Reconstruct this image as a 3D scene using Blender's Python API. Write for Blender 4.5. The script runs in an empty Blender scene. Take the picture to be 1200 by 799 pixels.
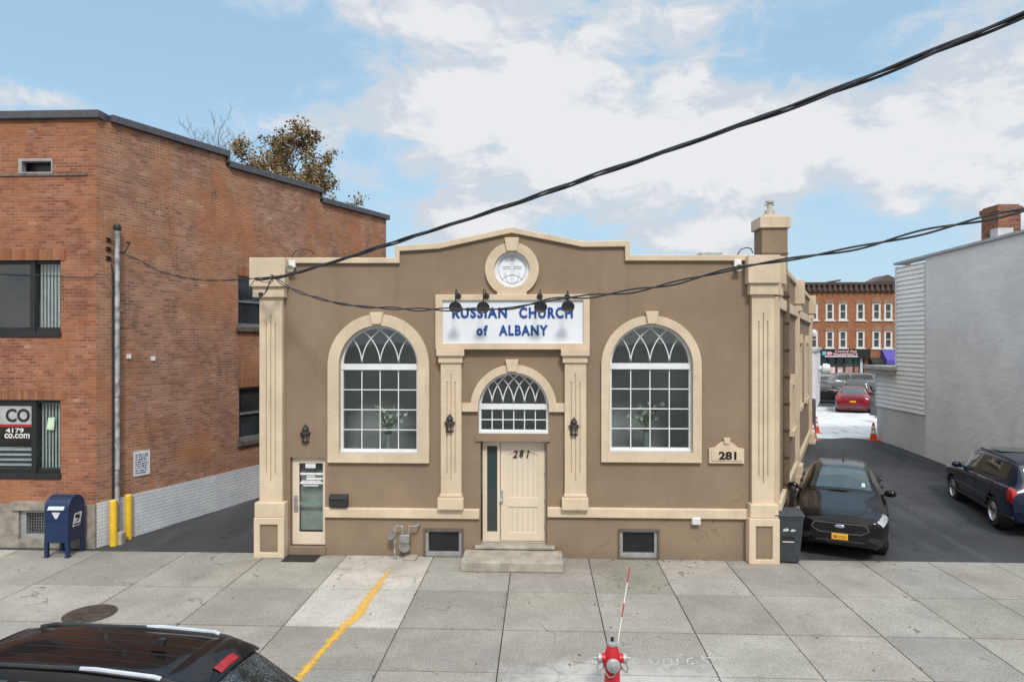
import bpy, bmesh, math, random
from mathutils import Vector, Matrix
R = math.radians
PI = math.pi
random.seed(7)
scene = bpy.context.scene
COL = scene.collection

# ------------------------------------------------------------------ camera
CAM_H = 4.44
YAW = R(2.4)
cd = bpy.data.cameras.new("camera")
cam = bpy.data.objects.new("camera", cd)
COL.objects.link(cam)
cd.sensor_width = 36.0
cd.lens = 24.0
cd.clip_start = 0.05
cd.clip_end = 3000
cam.location = (0, 0, CAM_H)
cam.rotation_euler = (R(90), 0, YAW)
scene.camera = cam

# ------------------------------------------------------------------ light
SUN_EL, SUN_ROT = 46.0, 168.0
EXPOSURE = 0.58
sun_dir = Vector((math.sin(R(SUN_ROT)) * math.cos(R(SUN_EL)), math.cos(R(SUN_ROT)) * math.cos(R(SUN_EL)), math.sin(R(SUN_EL))))
sl = bpy.data.lights.new("sun", 'SUN')
sl.energy = 1.65
sl.angle = R(10)
sl.color = (1.0, 0.955, 0.885)
so = bpy.data.objects.new("sun", sl)
COL.objects.link(so)
so.location = sun_dir * 60
so.rotation_euler = sun_dir.to_track_quat('Z', 'Y').to_euler()

scene.view_settings.view_transform = 'Standard'
scene.view_settings.look = 'None'
scene.view_settings.exposure = EXPOSURE
scene.view_settings.gamma = 1
scene.view_settings.use_curve_mapping = False
scene.render.engine = 'CYCLES'
scene.cycles.use_denoising = True
scene.cycles.max_bounces = 8
scene.cycles.transparent_max_bounces = 16
scene.render.film_transparent = False

# ------------------------------------------------------------------ node helpers
class NT:
    def __init__(s, tree):
        s.t = tree
    def n(s, typ, **kw):
        nd = s.t.nodes.new(typ)
        for k, v in kw.items():
            if k.startswith('i_'):
                key = k[2:].replace('_', ' ')
                nd.inputs[key].default_value = v
            else:
                setattr(nd, k, v)
        return nd
    def l(s, a, b):
        s.t.links.new(a, b)
    def math(s, op, a, b=None, c=None, clamp=False):
        nd = s.t.nodes.new('ShaderNodeMath'); nd.operation = op; nd.use_clamp = clamp
        for i, x in enumerate((a, b, c)):
            if x is None: continue
            if isinstance(x, (int, float)): nd.inputs[i].default_value = x
            else: s.l(x, nd.inputs[i])
        return nd.outputs[0]
    def mix(s, fac, a, b, mode='MIX'):
        nd = s.t.nodes.new('ShaderNodeMix'); nd.data_type = 'RGBA'; nd.blend_type = mode
        for sock, x in ((nd.inputs[0], fac), (nd.inputs[6], a), (nd.inputs[7], b)):
            if isinstance(x, (int, float)): sock.default_value = x
            elif isinstance(x, tuple): sock.default_value = x if len(x) == 4 else (*x, 1)
            else: s.l(x, sock)
        return nd.outputs[2]
    def noise(s, vec, scale, detail=4, rough=.55, dist=0):
        nd = s.n('ShaderNodeTexNoise'); nd.inputs['Scale'].default_value = scale
        nd.inputs['Detail'].default_value = detail; nd.inputs['Roughness'].default_value = rough
        nd.inputs['Distortion'].default_value = dist
        if vec is not None: s.l(vec, nd.inputs['Vector'])
        return nd.outputs['Fac']
    def ramp(s, fac, a, b, smooth=True):
        nd = s.t.nodes.new('ShaderNodeMapRange'); nd.clamp = True
        nd.interpolation_type = 'SMOOTHSTEP' if smooth else 'LINEAR'
        s.l(fac, nd.inputs[0]); nd.inputs[1].default_value = a; nd.inputs[2].default_value = b
        return nd.outputs[0]
    def scalevec(s, vec, sc):
        nd = s.t.nodes.new('ShaderNodeMapping'); s.l(vec, nd.inputs[0]); nd.inputs['Scale'].default_value = sc
        return nd.outputs[0]

# ------------------------------------------------------------------ sky with clouds
world = bpy.data.worlds.new("World")
scene.world = world
world.use_nodes = True
wt = NT(world.node_tree)
world.node_tree.nodes.clear()
sky = wt.n('ShaderNodeTexSky', sky_type='NISHITA', sun_disc=False, sun_elevation=R(SUN_EL), sun_rotation=R(SUN_ROT))
sky.air_density = 1.0; sky.dust_density = 0.6; sky.ozone_density = 1.6
tc = wt.n('ShaderNodeTexCoord')
gen = tc.outputs['Generated']
sep = wt.n('ShaderNodeSeparateXYZ'); wt.l(gen, sep.inputs[0])
az = wt.math('ARCTAN2', sep.outputs[0], sep.outputs[1])          # radians, 0 = north (+Y)
el = wt.math('ARCSINE', sep.outputs[2])
sv = wt.scalevec(gen, (1, 1, 1.9))
n1 = wt.noise(sv, 4.6, 3, .5, .5)
n2 = wt.noise(sv, 12.0, 10, .66, .5)
field = wt.math('ADD', wt.math('MULTIPLY', n1, .9), wt.math('SUBTRACT', wt.math('MULTIPLY', n2, .85), .255))      # about .62 on average
def sky_blob(px, py, rx, ry, amp):
    """a bank of cloud: its heading and height are read off the photo, its size is angular"""
    v = FW + RT * ((px - 600) / 800.0); a = math.atan2(v.x, v.y); e = math.atan((399.5 - py) / math.hypot(800.0, px - 600))
    da = wt.math('DIVIDE', wt.math('SUBTRACT', az, a), rx / 800.0); de = wt.math('DIVIDE', wt.math('SUBTRACT', el, e), ry / 800.0)
    d2 = wt.math('ADD', wt.math('MULTIPLY', da, da), wt.math('MULTIPLY', de, de))
    return wt.math('MULTIPLY', wt.math('POWER', 2.718, wt.math('MULTIPLY', d2, -1.0)), amp)
FW = Vector((-math.sin(YAW), math.cos(YAW), 0)); RT = Vector((math.cos(YAW), math.sin(YAW), 0))
bias = None
for b in [(620, 95, 220, 72, .27), (480, 150, 120, 45, .12), (700, 185, 240, 42, .20), (1010, 170, 220, 60, .27), (1190, 120, 120, 60, .18), (850, 272, 80, 22, .36), (545, 262, 85, 30, .38),
          (330, 12, 110, 18, .20), (90, 122, 70, 12, .26), (1130, 25, 120, 22, .14), (720, 20, 120, 18, .14), (1300, 260, 150, 60, .25),
          (150, 60, 190, 90, -.30), (930, 60, 110, 34, -.22), (960, 285, 60, 40, -.25), (1050, 290, 120, 36, -.20), (660, 268, 30, 22, -.14), (340, 260, 90, 60, -.16)]:
    g = sky_blob(*b)
    bias = g if bias is None else wt.math('ADD', bias, g)
side = wt.math('MULTIPLY', wt.ramp(wt.math('ABSOLUTE', az), .95, 1.5), .26)      # unseen cloud added to either side and behind for whiter, brighter side light
dens = wt.math('ADD', wt.math('ADD', field, bias), side)
mask = wt.ramp(dens, .62, .79)
shade = wt.math('ADD', wt.math('MULTIPLY', wt.noise(wt.scalevec(gen, (1, 1, 2.2)), 7.0, 8, .62, .5), .85), wt.math('MULTIPLY', wt.ramp(dens, .7, 1.0), .3))
cl_b = wt.mix(wt.ramp(shade, .46, .70), (4.25, 4.65, 5.1), (5.7, 5.75, 5.85))
skyc = wt.mix(.68, sky.outputs[0], (2.9, 4.6, 5.95))
skyc = wt.mix(wt.math('MULTIPLY', wt.ramp(el, .40, .0), .55), skyc, (3.6, 4.85, 5.75))
skyc = wt.mix(wt.math('MULTIPLY', wt.ramp(dens, .50, .72), .35), skyc, (4.2, 4.95, 5.7))
colr = wt.mix(wt.math('MULTIPLY', mask, .96), skyc, cl_b)
# unseen sky overhead made brighter and warmer to add light to walls and ground
zen = wt.math('ADD', 1.0, wt.math('MULTIPLY', wt.ramp(sep.outputs[2], .46, .9), 1.2))
zv = wt.n('ShaderNodeCombineXYZ')
for k, q in enumerate((1.10, 1.0, .88)): wt.l(wt.math('ADD', wt.math('MULTIPLY', wt.math('SUBTRACT', zen, 1.0), q), 1.0), zv.inputs[k])
colr = wt.mix(1.0, colr, zv.outputs[0], 'MULTIPLY')
bg = wt.n('ShaderNodeBackground'); bg.inputs['Strength'].default_value = 0.098
wt.l(colr, bg.inputs['Color'])
wo = wt.n('ShaderNodeOutputWorld'); wt.l(bg.outputs[0], wo.inputs[0])

# ------------------------------------------------------------------ measuring helpers (photo pixels 1200 x 799 to places)
FW = Vector((-math.sin(YAW), math.cos(YAW), 0)); RT = Vector((math.cos(YAW), math.sin(YAW), 0))
CP = Vector((0, 0, CAM_H))
def ray(px, py): return FW + RT * ((px - 600) / 800.0) + Vector((0, 0, (399.5 - py) / 800.0))
def atY(px, py, Y):
    r = ray(px, py); return CP + r * (Y / r.y)
def atG(px, py, z=0.0):
    r = ray(px, py); return CP + r * ((z - CAM_H) / r.z)
def atD(px, py, d): return CP + ray(px, py) * d
def onwall(px, py, o, dr):
    r = ray(px, py)
    det = r.x * (-dr[1]) + dr[0] * r.y
    t = (o[0] * (-dr[1]) + dr[0] * o[1]) / det
    p = r * t
    s = (p.x - o[0]) * dr[0] + (p.y - o[1]) * dr[1]
    return s, CAM_H + r.z * t
def lot_z(Y):
    if Y < 14.1: return 0.0
    if Y < 26.5: return .040 * (Y - 14.1)
    if Y < 31: return .496
    if Y < 46: return .496 - .03 * (Y - 31)
    return max(0.0, .046 - .005 * (Y - 46))

# ------------------------------------------------------------------ materials
MATS = {}
def new_mat(name):
    m = bpy.data.materials.new(name); m.use_nodes = True
    m.node_tree.nodes.clear()
    t = NT(m.node_tree)
    out = t.n('ShaderNodeOutputMaterial')
    return m, t, out
def bsdf(t, out, rough=.6, metal=0., spec=.5):
    b = t.n('ShaderNodeBsdfPrincipled'); b.inputs['Roughness'].default_value = rough
    b.inputs['Metallic'].default_value = metal; b.inputs['Specular IOR Level'].default_value = spec
    t.l(b.outputs[0], out.inputs[0]); return b
def setc(t, sock, c):
    if isinstance(c, tuple): sock.default_value = c if len(c) == 4 else (*c, 1)
    else: t.l(c, sock)
def bump(t, b, h, strength=.3, dist=.01):
    n = t.n('ShaderNodeBump'); n.inputs['Strength'].default_value = strength; n.inputs['Distance'].default_value = dist
    t.l(h, n.inputs['Height']); t.l(n.outputs[0], b.inputs['Normal'])
def plain(name, col, rough=.55, metal=0., var=.12, scale=6., spec=.5, bmp=0.0, coat=0.0):
    """A painted or cast surface with slight mottling."""
    if name in MATS: return MATS[name]
    m, t, out = new_mat(name); b = bsdf(t, out, rough, metal, spec)
    co = t.n('ShaderNodeTexCoord').outputs['Object']
    n = t.noise(co, scale, 5, .6)
    c2 = tuple(max(0, x * (1 - var)) for x in col); c1 = tuple(min(1, x * (1 + var)) for x in col)
    t.l(t.mix(t.ramp(n, .3, .7), c2, c1), b.inputs['Base Color'])
    r = t.math('ADD', rough - .06, t.math('MULTIPLY', n, .12)); t.l(r, b.inputs['Roughness'])
    if bmp: bump(t, b, t.noise(co, 90, 3), bmp, .004)
    if coat: b.inputs['Coat Weight'].default_value = coat; b.inputs['Coat Roughness'].default_value = .04
    MATS[name] = m; return m
def stucco(name, col, var=.10):
    m, t, out = new_mat(name); b = bsdf(t, out, .88, 0, .25)
    uv = t.n('ShaderNodeUVMap').outputs[0]; co = t.n('ShaderNodeTexCoord').outputs['Object']
    n = t.noise(co, .9, 6, .6); st = t.noise(t.scalevec(uv, (2.2, .18, 1)), 1.6, 5, .65); f = t.noise(co, 38, 4, .7)
    c = t.mix(t.ramp(n, .3, .72), tuple(x * (1 - var) for x in col), tuple(x * (1 + var) for x in col))
    c = t.mix(t.math('MULTIPLY', t.ramp(st, .5, .78), .22), c, tuple(x * .72 for x in col))
    c = t.mix(t.math('MULTIPLY', t.ramp(f, .35, .7), .16), c, tuple(min(1, x * 1.28) for x in col))
    st2 = t.noise(t.scalevec(uv, (5.5, .22, 1)), 1.3, 6, .7, .3)
    c = t.mix(t.math('MULTIPLY', t.ramp(st2, .56, .74), .26), c, tuple(x * .6 for x in col))
    pt = t.noise(uv, .55, 3, .5, 1.0); c = t.mix(t.math('MULTIPLY', t.ramp(pt, .54, .57), .09), c, tuple(min(1, x * 1.25) for x in col))
    vk = t.n('ShaderNodeTexVoronoi', feature='DISTANCE_TO_EDGE'); vk.inputs['Scale'].default_value = .38
    wv = t.n('ShaderNodeVectorMath', operation='ADD'); t.l(uv, wv.inputs[0]); nz = t.n('ShaderNodeTexNoise'); nz.inputs['Scale'].default_value = 1.7; nz.inputs['Detail'].default_value = 6; t.l(uv, nz.inputs['Vector'])
    sk = t.n('ShaderNodeVectorMath', operation='SCALE'); t.l(nz.outputs['Color'], sk.inputs[0]); sk.inputs['Scale'].default_value = .9; t.l(sk.outputs[0], wv.inputs[1]); t.l(wv.outputs[0], vk.inputs['Vector'])
    c = t.mix(t.math('MULTIPLY', t.math('MULTIPLY', t.ramp(vk.outputs['Distance'], .006, .001), t.ramp(n, .5, .6)), .45), c, tuple(x * .45 for x in col))
    # grime splashed up from the pavement
    sp = t.n('ShaderNodeSeparateXYZ'); t.l(uv, sp.inputs[0])
    g = t.math('MULTIPLY', t.ramp(t.math('ADD', sp.outputs[1], t.math('MULTIPLY', t.noise(uv, 3.5), .5)), .62, .18), .28)
    c = t.mix(g, c, (.11, .09, .07))
    t.l(c, b.inputs['Base Color'])
    h = t.math('ADD', t.noise(co, 120, 3, .7), t.math('MULTIPLY', t.noise(co, 14, 3), .6))
    bump(t, b, h, .35, .006); MATS[name] = m; return m
def brickm(name, ca, cb, mortar, stain=.5, bw=.20, rh=.068, ms=.0095, warm=(.40, .135, .05), dark=(.07, .045, .038)):
    m, t, out = new_mat(name); b = bsdf(t, out, .9, 0, .2)
    uv = t.n('ShaderNodeUVMap').outputs[0]
    br = t.n('ShaderNodeTexBrick'); t.l(uv, br.inputs['Vector'])
    br.inputs['Scale'].default_value = 1; br.inputs['Brick Width'].default_value = bw; br.inputs['Row Height'].default_value = rh
    br.inputs['Mortar Size'].default_value = ms; br.inputs['Mortar Smooth'].default_value = .3; br.inputs['Bias'].default_value = -.05
    br.inputs['Color1'].default_value = (0, 0, 0, 1); br.inputs['Color2'].default_value = (1, 1, 1, 1); br.inputs['Mortar'].default_value = (.5, .5, .5, 1)
    sc = t.n('ShaderNodeSeparateColor'); t.l(br.outputs['Color'], sc.inputs[0])
    big = t.noise(uv, .42, 6, .6, .3); mid = t.noise(uv, 1.6, 5, .6, .2)
    streak = t.noise(t.scalevec(uv, (1.1, .16, 1)), 1.2, 6, .65, .2)
    k = t.math('ADD', t.math('MULTIPLY', sc.outputs[0], .55), t.math('MULTIPLY', mid, .45))
    c = t.mix(t.ramp(k, .15, .8, False), ca, cb)
    c = t.mix(t.math('MULTIPLY', t.ramp(big, .46, .64), stain), c, warm)
    c = t.mix(t.math('MULTIPLY', t.ramp(streak, .50, .66), stain * .8), c, warm)
    ds = t.noise(t.scalevec(uv, (.9, .3, 1)), 2.1, 6, .7, .3)
    c = t.mix(t.math('MULTIPLY', t.ramp(ds, .53, .70), stain * .95), c, dark)
    # odd single bricks replaced or spalled
    c = t.mix(t.math('MULTIPLY', t.math('GREATER_THAN', sc.outputs[0], .93), t.math('MULTIPLY', t.ramp(mid, .5, .62), .6)), c, (.48, .34, .24))
    ef = t.noise(uv, 1.1, 8, .72, .4); c = t.mix(t.math('MULTIPLY', t.ramp(ef, .60, .70), stain * .7), c, (.46, .38, .31))
    fine = t.noise(uv, 26, 4, .7)
    c = t.mix(t.math('MULTIPLY', t.ramp(fine, .3, .7), .35), c, t.mix(.5, c, (.02, .015, .012)))
    mc = t.mix(t.ramp(mid, .35, .7), tuple(x * .6 for x in mortar), mortar)
    c = t.mix(br.outputs['Fac'], c, mc)
    t.l(c, b.inputs['Base Color'])
    h = t.math('SUBTRACT', t.math('MULTIPLY', fine, .4), br.outputs['Fac']); bump(t, b, h, .6, .008)
    MATS[name] = m; return m
def asphalt(name, col, crack=True):
    m, t, out = new_mat(name); b = bsdf(t, out, .8, 0, .4)
    co = t.n('ShaderNodeTexCoord').outputs['Object']
    n = t.noise(co, .35, 6, .6, .4); m2 = t.noise(co, 2.2, 5, .6); f = t.noise(co, 70, 3, .7)
    c = t.mix(t.ramp(n, .3, .7), tuple(x * .72 for x in col), tuple(x * 1.35 for x in col))
    tr = t.noise(t.scalevec(co, (1.6, .2, 1)), 1.0, 5, .6, .5)
    c = t.mix(t.math('MULTIPLY', t.ramp(tr, .50, .70), .5), c, tuple(x * 2.4 for x in col))
    c = t.mix(t.math('MULTIPLY', t.ramp(f, .45, .75), .4), c, tuple(x * 2.3 for x in col))
    v = t.n('ShaderNodeTexVoronoi', feature='DISTANCE_TO_EDGE'); v.inputs['Scale'].default_value = .45
    wv = t.n('ShaderNodeVectorMath', operation='ADD'); t.l(co, wv.inputs[0])
    nz = t.n('ShaderNodeTexNoise'); nz.inputs['Scale'].default_value = 2.0; t.l(co, nz.inputs['Vector'])
    sc2 = t.n('ShaderNodeVectorMath', operation='SCALE'); t.l(nz.outputs['Color'], sc2.inputs[0]); sc2.inputs['Scale'].default_value = .7
    t.l(sc2.outputs[0], wv.inputs[1]); t.l(wv.outputs[0], v.inputs['Vector'])
    ck = t.math('MULTIPLY', t.ramp(v.outputs['Distance'], .012, .002), t.ramp(m2, .45, .6))
    c = t.mix(t.math('MULTIPLY', ck, .7), c, tuple(x * .35 for x in col))
    t.l(c, b.inputs['Base Color']); t.l(t.math('ADD', .58, t.math('MULTIPLY', m2, .35)), b.inputs['Roughness'])
    bump(t, b, f, .4, .006); MATS[name] = m; return m
def concrete(name, col):
    m, t, out = new_mat(name); b = bsdf(t, out, .85, 0, .3)
    co = t.n('ShaderNodeTexCoord').outputs['Object']
    at = t.n('ShaderNodeAttribute', attribute_name='tone')
    n = t.noise(co, .9, 6, .62, .3); m2 = t.noise(co, 4.5, 5, .6, .4); f = t.noise(co, 42, 4, .8)
    vor = t.n('ShaderNodeTexVoronoi'); vor.inputs['Scale'].default_value = 38; t.l(co, vor.inputs['Vector'])
    c = t.mix(t.ramp(n, .3, .72), tuple(x * .84 for x in col), tuple(x * 1.16 for x in col))
    c = t.mix(1.0, c, at.outputs['Color'], 'MULTIPLY')
    c = t.mix(t.math('MULTIPLY', t.ramp(vor.outputs['Distance'], .2, .6), .5), c, t.mix(.55, c, (.06, .055, .05)))
    c = t.mix(t.math('MULTIPLY', t.ramp(m2, .52, .74), .28), c, (.16, .15, .14))
    c = t.mix(t.math('MULTIPLY', t.ramp(f, .52, .68), .5), c, (.60, .58, .54))
    c = t.mix(t.math('MULTIPLY', t.ramp(f, .46, .34), .45), c, (.13, .125, .115))
    big = t.noise(co, .45, 5, .6, .8); c = t.mix(t.math('MULTIPLY', t.ramp(big, .52, .68), .34), c, (.15, .14, .12))
    vk = t.n('ShaderNodeTexVoronoi', feature='DISTANCE_TO_EDGE'); vk.inputs['Scale'].default_value = .5
    wv = t.n('ShaderNodeVectorMath', operation='ADD'); t.l(co, wv.inputs[0]); nz = t.n('ShaderNodeTexNoise'); nz.inputs['Scale'].default_value = 1.6; nz.inputs['Detail'].default_value = 7; t.l(co, nz.inputs['Vector'])
    sk = t.n('ShaderNodeVectorMath', operation='SCALE'); t.l(nz.outputs['Color'], sk.inputs[0]); sk.inputs['Scale'].default_value = 1.0; t.l(sk.outputs[0], wv.inputs[1]); t.l(wv.outputs[0], vk.inputs['Vector'])
    c = t.mix(t.math('MULTIPLY', t.math('MULTIPLY', t.ramp(vk.outputs['Distance'], .008, .002), t.ramp(n, .52, .58)), .7), c, (.07, .062, .05))
    # gum and oil spots
    v2 = t.n('ShaderNodeTexVoronoi'); v2.inputs['Scale'].default_value = 2.3; t.l(co, v2.inputs['Vector'])
    c = t.mix(t.math('MULTIPLY', t.ramp(v2.outputs['Distance'], .035, .02), .55), c, (.07, .065, .06))
    # salt wash by the kerb, round the hydrant
    sp = t.n('ShaderNodeSeparateXYZ'); t.l(co, sp.inputs[0])
    dx = t.math('DIVIDE', t.math('SUBTRACT', sp.outputs[0], 1.1), 1.75); dy = t.math('DIVIDE', t.math('SUBTRACT', sp.outputs[1], 8.85), .75)
    dd = t.math('ADD', t.math('ADD', t.math('MULTIPLY', dx, dx), t.math('MULTIPLY', dy, dy)), t.math('MULTIPLY', t.math('SUBTRACT', m2, .5), 2.4))
    c = t.mix(t.math('MULTIPLY', t.ramp(dd, 1.3, -.1), .5), c, (.56, .56, .56))
    t.l(c, b.inputs['Base Color'])
    bump(t, b, t.math('ADD', f, t.math('MULTIPLY', vor.outputs['Distance'], .6)), .4, .005); MATS[name] = m; return m
def glass(name, tint=(.55, .62, .62), rough=.02, wob=.0, through=.8):
    m, t, out = new_mat(name)
    tr = t.n('ShaderNodeBsdfTransparent'); tr.inputs[0].default_value = (*[x * through for x in tint], 1)
    gl = t.n('ShaderNodeBsdfGlossy'); gl.inputs['Roughness'].default_value = rough
    lw = t.n('ShaderNodeLayerWeight'); lw.inputs['Blend'].default_value = .5
    fr = t.math('ADD', .085, t.math('MULTIPLY', t.math('POWER', lw.outputs['Facing'], 5.0), .9))
    if wob:
        co = t.n('ShaderNodeTexCoord').outputs['Object']
        bp = t.n('ShaderNodeBump'); bp.inputs['Strength'].default_value = wob; bp.inputs['Distance'].default_value = .02
        t.l(t.noise(co, 2.2, 2), bp.inputs['Height']); t.l(bp.outputs[0], gl.inputs['Normal'])
    mx = t.n('ShaderNodeMixShader'); t.l(fr, mx.inputs[0])
    t.l(tr.outputs[0], mx.inputs[1]); t.l(gl.outputs[0], mx.inputs[2]); t.l(mx.outputs[0], out.inputs[0])
    MATS[name] = m; return m
def paint(name, col, rough=.18, dirt=.12, coat=.5):
    """Vehicle paint under clear coat, with road dust."""
    m, t, out = new_mat(name); b = bsdf(t, out, .35, .0, .25)
    co = t.n('ShaderNodeTexCoord').outputs['Object']
    n = t.noise(co, 2.5, 6, .65); f = t.noise(co, 60, 3, .7)
    sp = t.n('ShaderNodeSeparateXYZ'); t.l(co, sp.inputs[0])
    low = t.ramp(t.math('ADD', sp.outputs[2], t.math('MULTIPLY', n, .5)), 1.0, .35)
    d = t.math('MULTIPLY', t.math('ADD', t.math('MULTIPLY', low, .5), t.math('MULTIPLY', t.ramp(n, .45, .75), .35)), dirt)
    t.l(t.mix(d, col, (.30, .28, .26)), b.inputs['Base Color'])
    b.inputs['Coat Weight'].default_value = coat; b.inputs['Specular IOR Level'].default_value = .15
    t.l(t.math('ADD', .03, t.math('MULTIPLY', d, .9)), b.inputs['Coat Roughness'])
    t.l(t.math('ADD', rough, t.math('MULTIPLY', d, 1.2)), b.inputs['Roughness'])
    MATS[name] = m; return m

STUCCO = stucco('brown_stucco', (.252, .185, .128))
def trim_mat():
    m, t, out = new_mat('cream_trim'); b = bsdf(t, out, .72, 0, .3)
    co = t.n('ShaderNodeTexCoord').outputs['Object']; uv = t.n('ShaderNodeUVMap').outputs[0]; col = (.605, .495, .365)
    n = t.noise(co, 2.0, 6, .62); st = t.noise(t.scalevec(uv, (7, .35, 1)), 1.3, 6, .7, .2); g = t.noise(co, 7, 6, .7)
    c = t.mix(t.ramp(n, .3, .72), tuple(x * .90 for x in col), tuple(x * 1.08 for x in col))
    c = t.mix(t.math('MULTIPLY', t.ramp(st, .53, .75), .34), c, (.33, .26, .18))
    c = t.mix(t.math('MULTIPLY', t.ramp(g, .60, .74), .30), c, (.28, .235, .18))
    t.l(c, b.inputs['Base Color']); bump(t, b, t.noise(co, 90, 3), .3, .004); MATS['cream_trim'] = m; return m
TRIM = trim_mat()
WHITEP = plain('white_vinyl', (.72, .74, .77), .4, var=.05)
DOORP = plain('cream_door_paint', (.68, .585, .46), .42, var=.04, scale=1.5)
BRICK_F = brickm('red_brick', (.21, .065, .040), (.44, .175, .095), (.32, .24, .19), .62, warm=(.46, .17, .06))
BRICK_S = brickm('weathered_brick', (.24, .108, .070), (.47, .24, .15), (.38, .30, .24), .8, warm=(.44, .15, .05), dark=(.10, .065, .05))
BRICK_D = brickm('orange_brick', (.28, .095, .042), (.46, .18, .085), (.30, .20, .14), .25)
SOLDIER = brickm('soldier_brick', (.22, .075, .035), (.40, .17, .085), (.26, .19, .14), .2, bw=.076, rh=.6, ms=.01)
BRICK_C = brickm('chimney_brick', (.13, .045, .03), (.36, .15, .09), (.3, .24, .2), .5)
WHITEBRICK = None
def white_brick():
    m, t, out = new_mat('whitewashed_brick'); b = bsdf(t, out, .8, 0, .3)
    uv = t.n('ShaderNodeUVMap').outputs[0]
    br = t.n('ShaderNodeTexBrick'); t.l(uv, br.inputs['Vector']); br.inputs['Scale'].default_value = 1
    br.inputs['Brick Width'].default_value = .215; br.inputs['Row Height'].default_value = .076; br.inputs['Mortar Size'].default_value = .012; br.inputs['Mortar Smooth'].default_value = .6
    n = t.noise(uv, 1.2, 6, .65); f = t.noise(uv, 30, 3)
    c = t.mix(t.ramp(n, .35, .75), (.50, .53, .57), (.66, .69, .72))
    c = t.mix(t.math('MULTIPLY', br.outputs['Fac'], .35), c, (.40, .42, .45))
    c = t.mix(t.math('MULTIPLY', t.ramp(t.noise(uv, 3.5, 6, .7), .62, .74), .7), c, (.28, .25, .23))
    t.l(c, b.inputs['Base Color']); bump(t, b, t.math('SUBTRACT', t.math('MULTIPLY', f, .3), br.outputs['Fac']), .6, .01)
    return m
WHITEBRICK = white_brick()
def grey_render():
    m, t, out = new_mat('grey_painted_masonry'); b = bsdf(t, out, .85, 0, .25)
    uv = t.n('ShaderNodeUVMap').outputs[0]
    n = t.noise(uv, .5, 7, .62, .6); w = t.noise(t.scalevec(uv, (.7, 1.5, 1)), 1.6, 6, .62, .9); s = t.noise(t.scalevec(uv, (2.5, .12, 1)), 1.2, 5, .6)
    c = t.mix(t.ramp(n, .3, .72), (.68, .68, .695), (.80, .80, .805))
    c = t.mix(t.math('MULTIPLY', t.ramp(w, .54, .7), .35), c, (.57, .57, .59))
    c = t.mix(t.math('MULTIPLY', t.ramp(s, .56, .76), .3), c, (.78, .78, .79))
    br = t.n('ShaderNodeTexBrick'); t.l(uv, br.inputs['Vector']); br.inputs['Scale'].default_value = 1
    br.inputs['Brick Width'].default_value = .215; br.inputs['Row Height'].default_value = .08; br.inputs['Mortar Size'].default_value = .012; br.inputs['Mortar Smooth'].default_value = 1
    t.l(c, b.inputs['Base Color'])
    h = t.math('ADD', t.math('MULTIPLY', w, 2.2), t.math('SUBTRACT', t.math('MULTIPLY', t.noise(uv, 22, 4), .5), t.math('MULTIPLY', br.outputs['Fac'], .08)))
    bump(t, b, h, .4, .03); return m
GREYWALL = grey_render()
SIDING = plain('pale_vinyl_siding', (.80, .80, .80), .5, var=.06, scale=.8)
STONE = plain('rough_stone', (.26, .235, .20), .9, var=.3, scale=5, bmp=.6)
ASPH = asphalt('dark_asphalt', (.040, .041, .045))
ROADM = asphalt('road_asphalt', (.055, .055, .057))
CONC = concrete('pavement_concrete', (.355, .342, .318))
STEPC = plain('step_concrete', (.34, .315, .27), .9, var=.22, scale=4, bmp=.5)
DARKM = plain('black_metal', (.02, .02, .022), .45, .0, .2)
GUNM = plain('dark_grey_shade', (.075, .08, .085), .45, .3, .2)
FRAMEK = plain('black_window_frame', (.018, .019, .022), .4)
COPING = plain('dark_coping_metal', (.085, .09, .105), .5, .2, .15)
STEEL = plain('galvanised_steel', (.36, .37, .38), .42, .75, .2, 8)
RUST = plain('weathered_grey_pipe', (.30, .295, .30), .6, .2, .45, 9)
YEL = plain('yellow_paint', (.78, .50, .03), .5, var=.1, scale=5)
GLASS = glass('window_glass', (.86, .90, .90), .02, .05, .98)
GLASSD = glass('dark_window_glass', (.6, .65, .66), .02, .06, .85)
CARGLASS = plain('car_glass', (.026, .036, .036), .03, var=.2, spec=.9)
CARGLASS.node_tree.nodes['Principled BSDF'].inputs['Coat Weight'].default_value = .5 if 'Principled BSDF' in CARGLASS.node_tree.nodes else 0
RUBBER = plain('tyre_rubber', (.018, .018, .019), .8, var=.3)
ALLOY = plain('alloy_rim', (.55, .56, .58), .3, .8, .1)
BLACKPL = plain('black_plastic', (.02, .021, .023), .5, var=.2)
VOIDM = plain('dark_interior', (.03, .03, .032), .9)
WIRE = plain('cable_black', (.030, .033, .040), .55, var=.3, scale=20)
SIGNW = plain('white_sign_face', (.72, .77, .83), .35, var=.04, scale=1.2)
SIGNB = plain('navy_letter', (.012, .065, .27), .4, var=.08)
SNOWM = None

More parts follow.
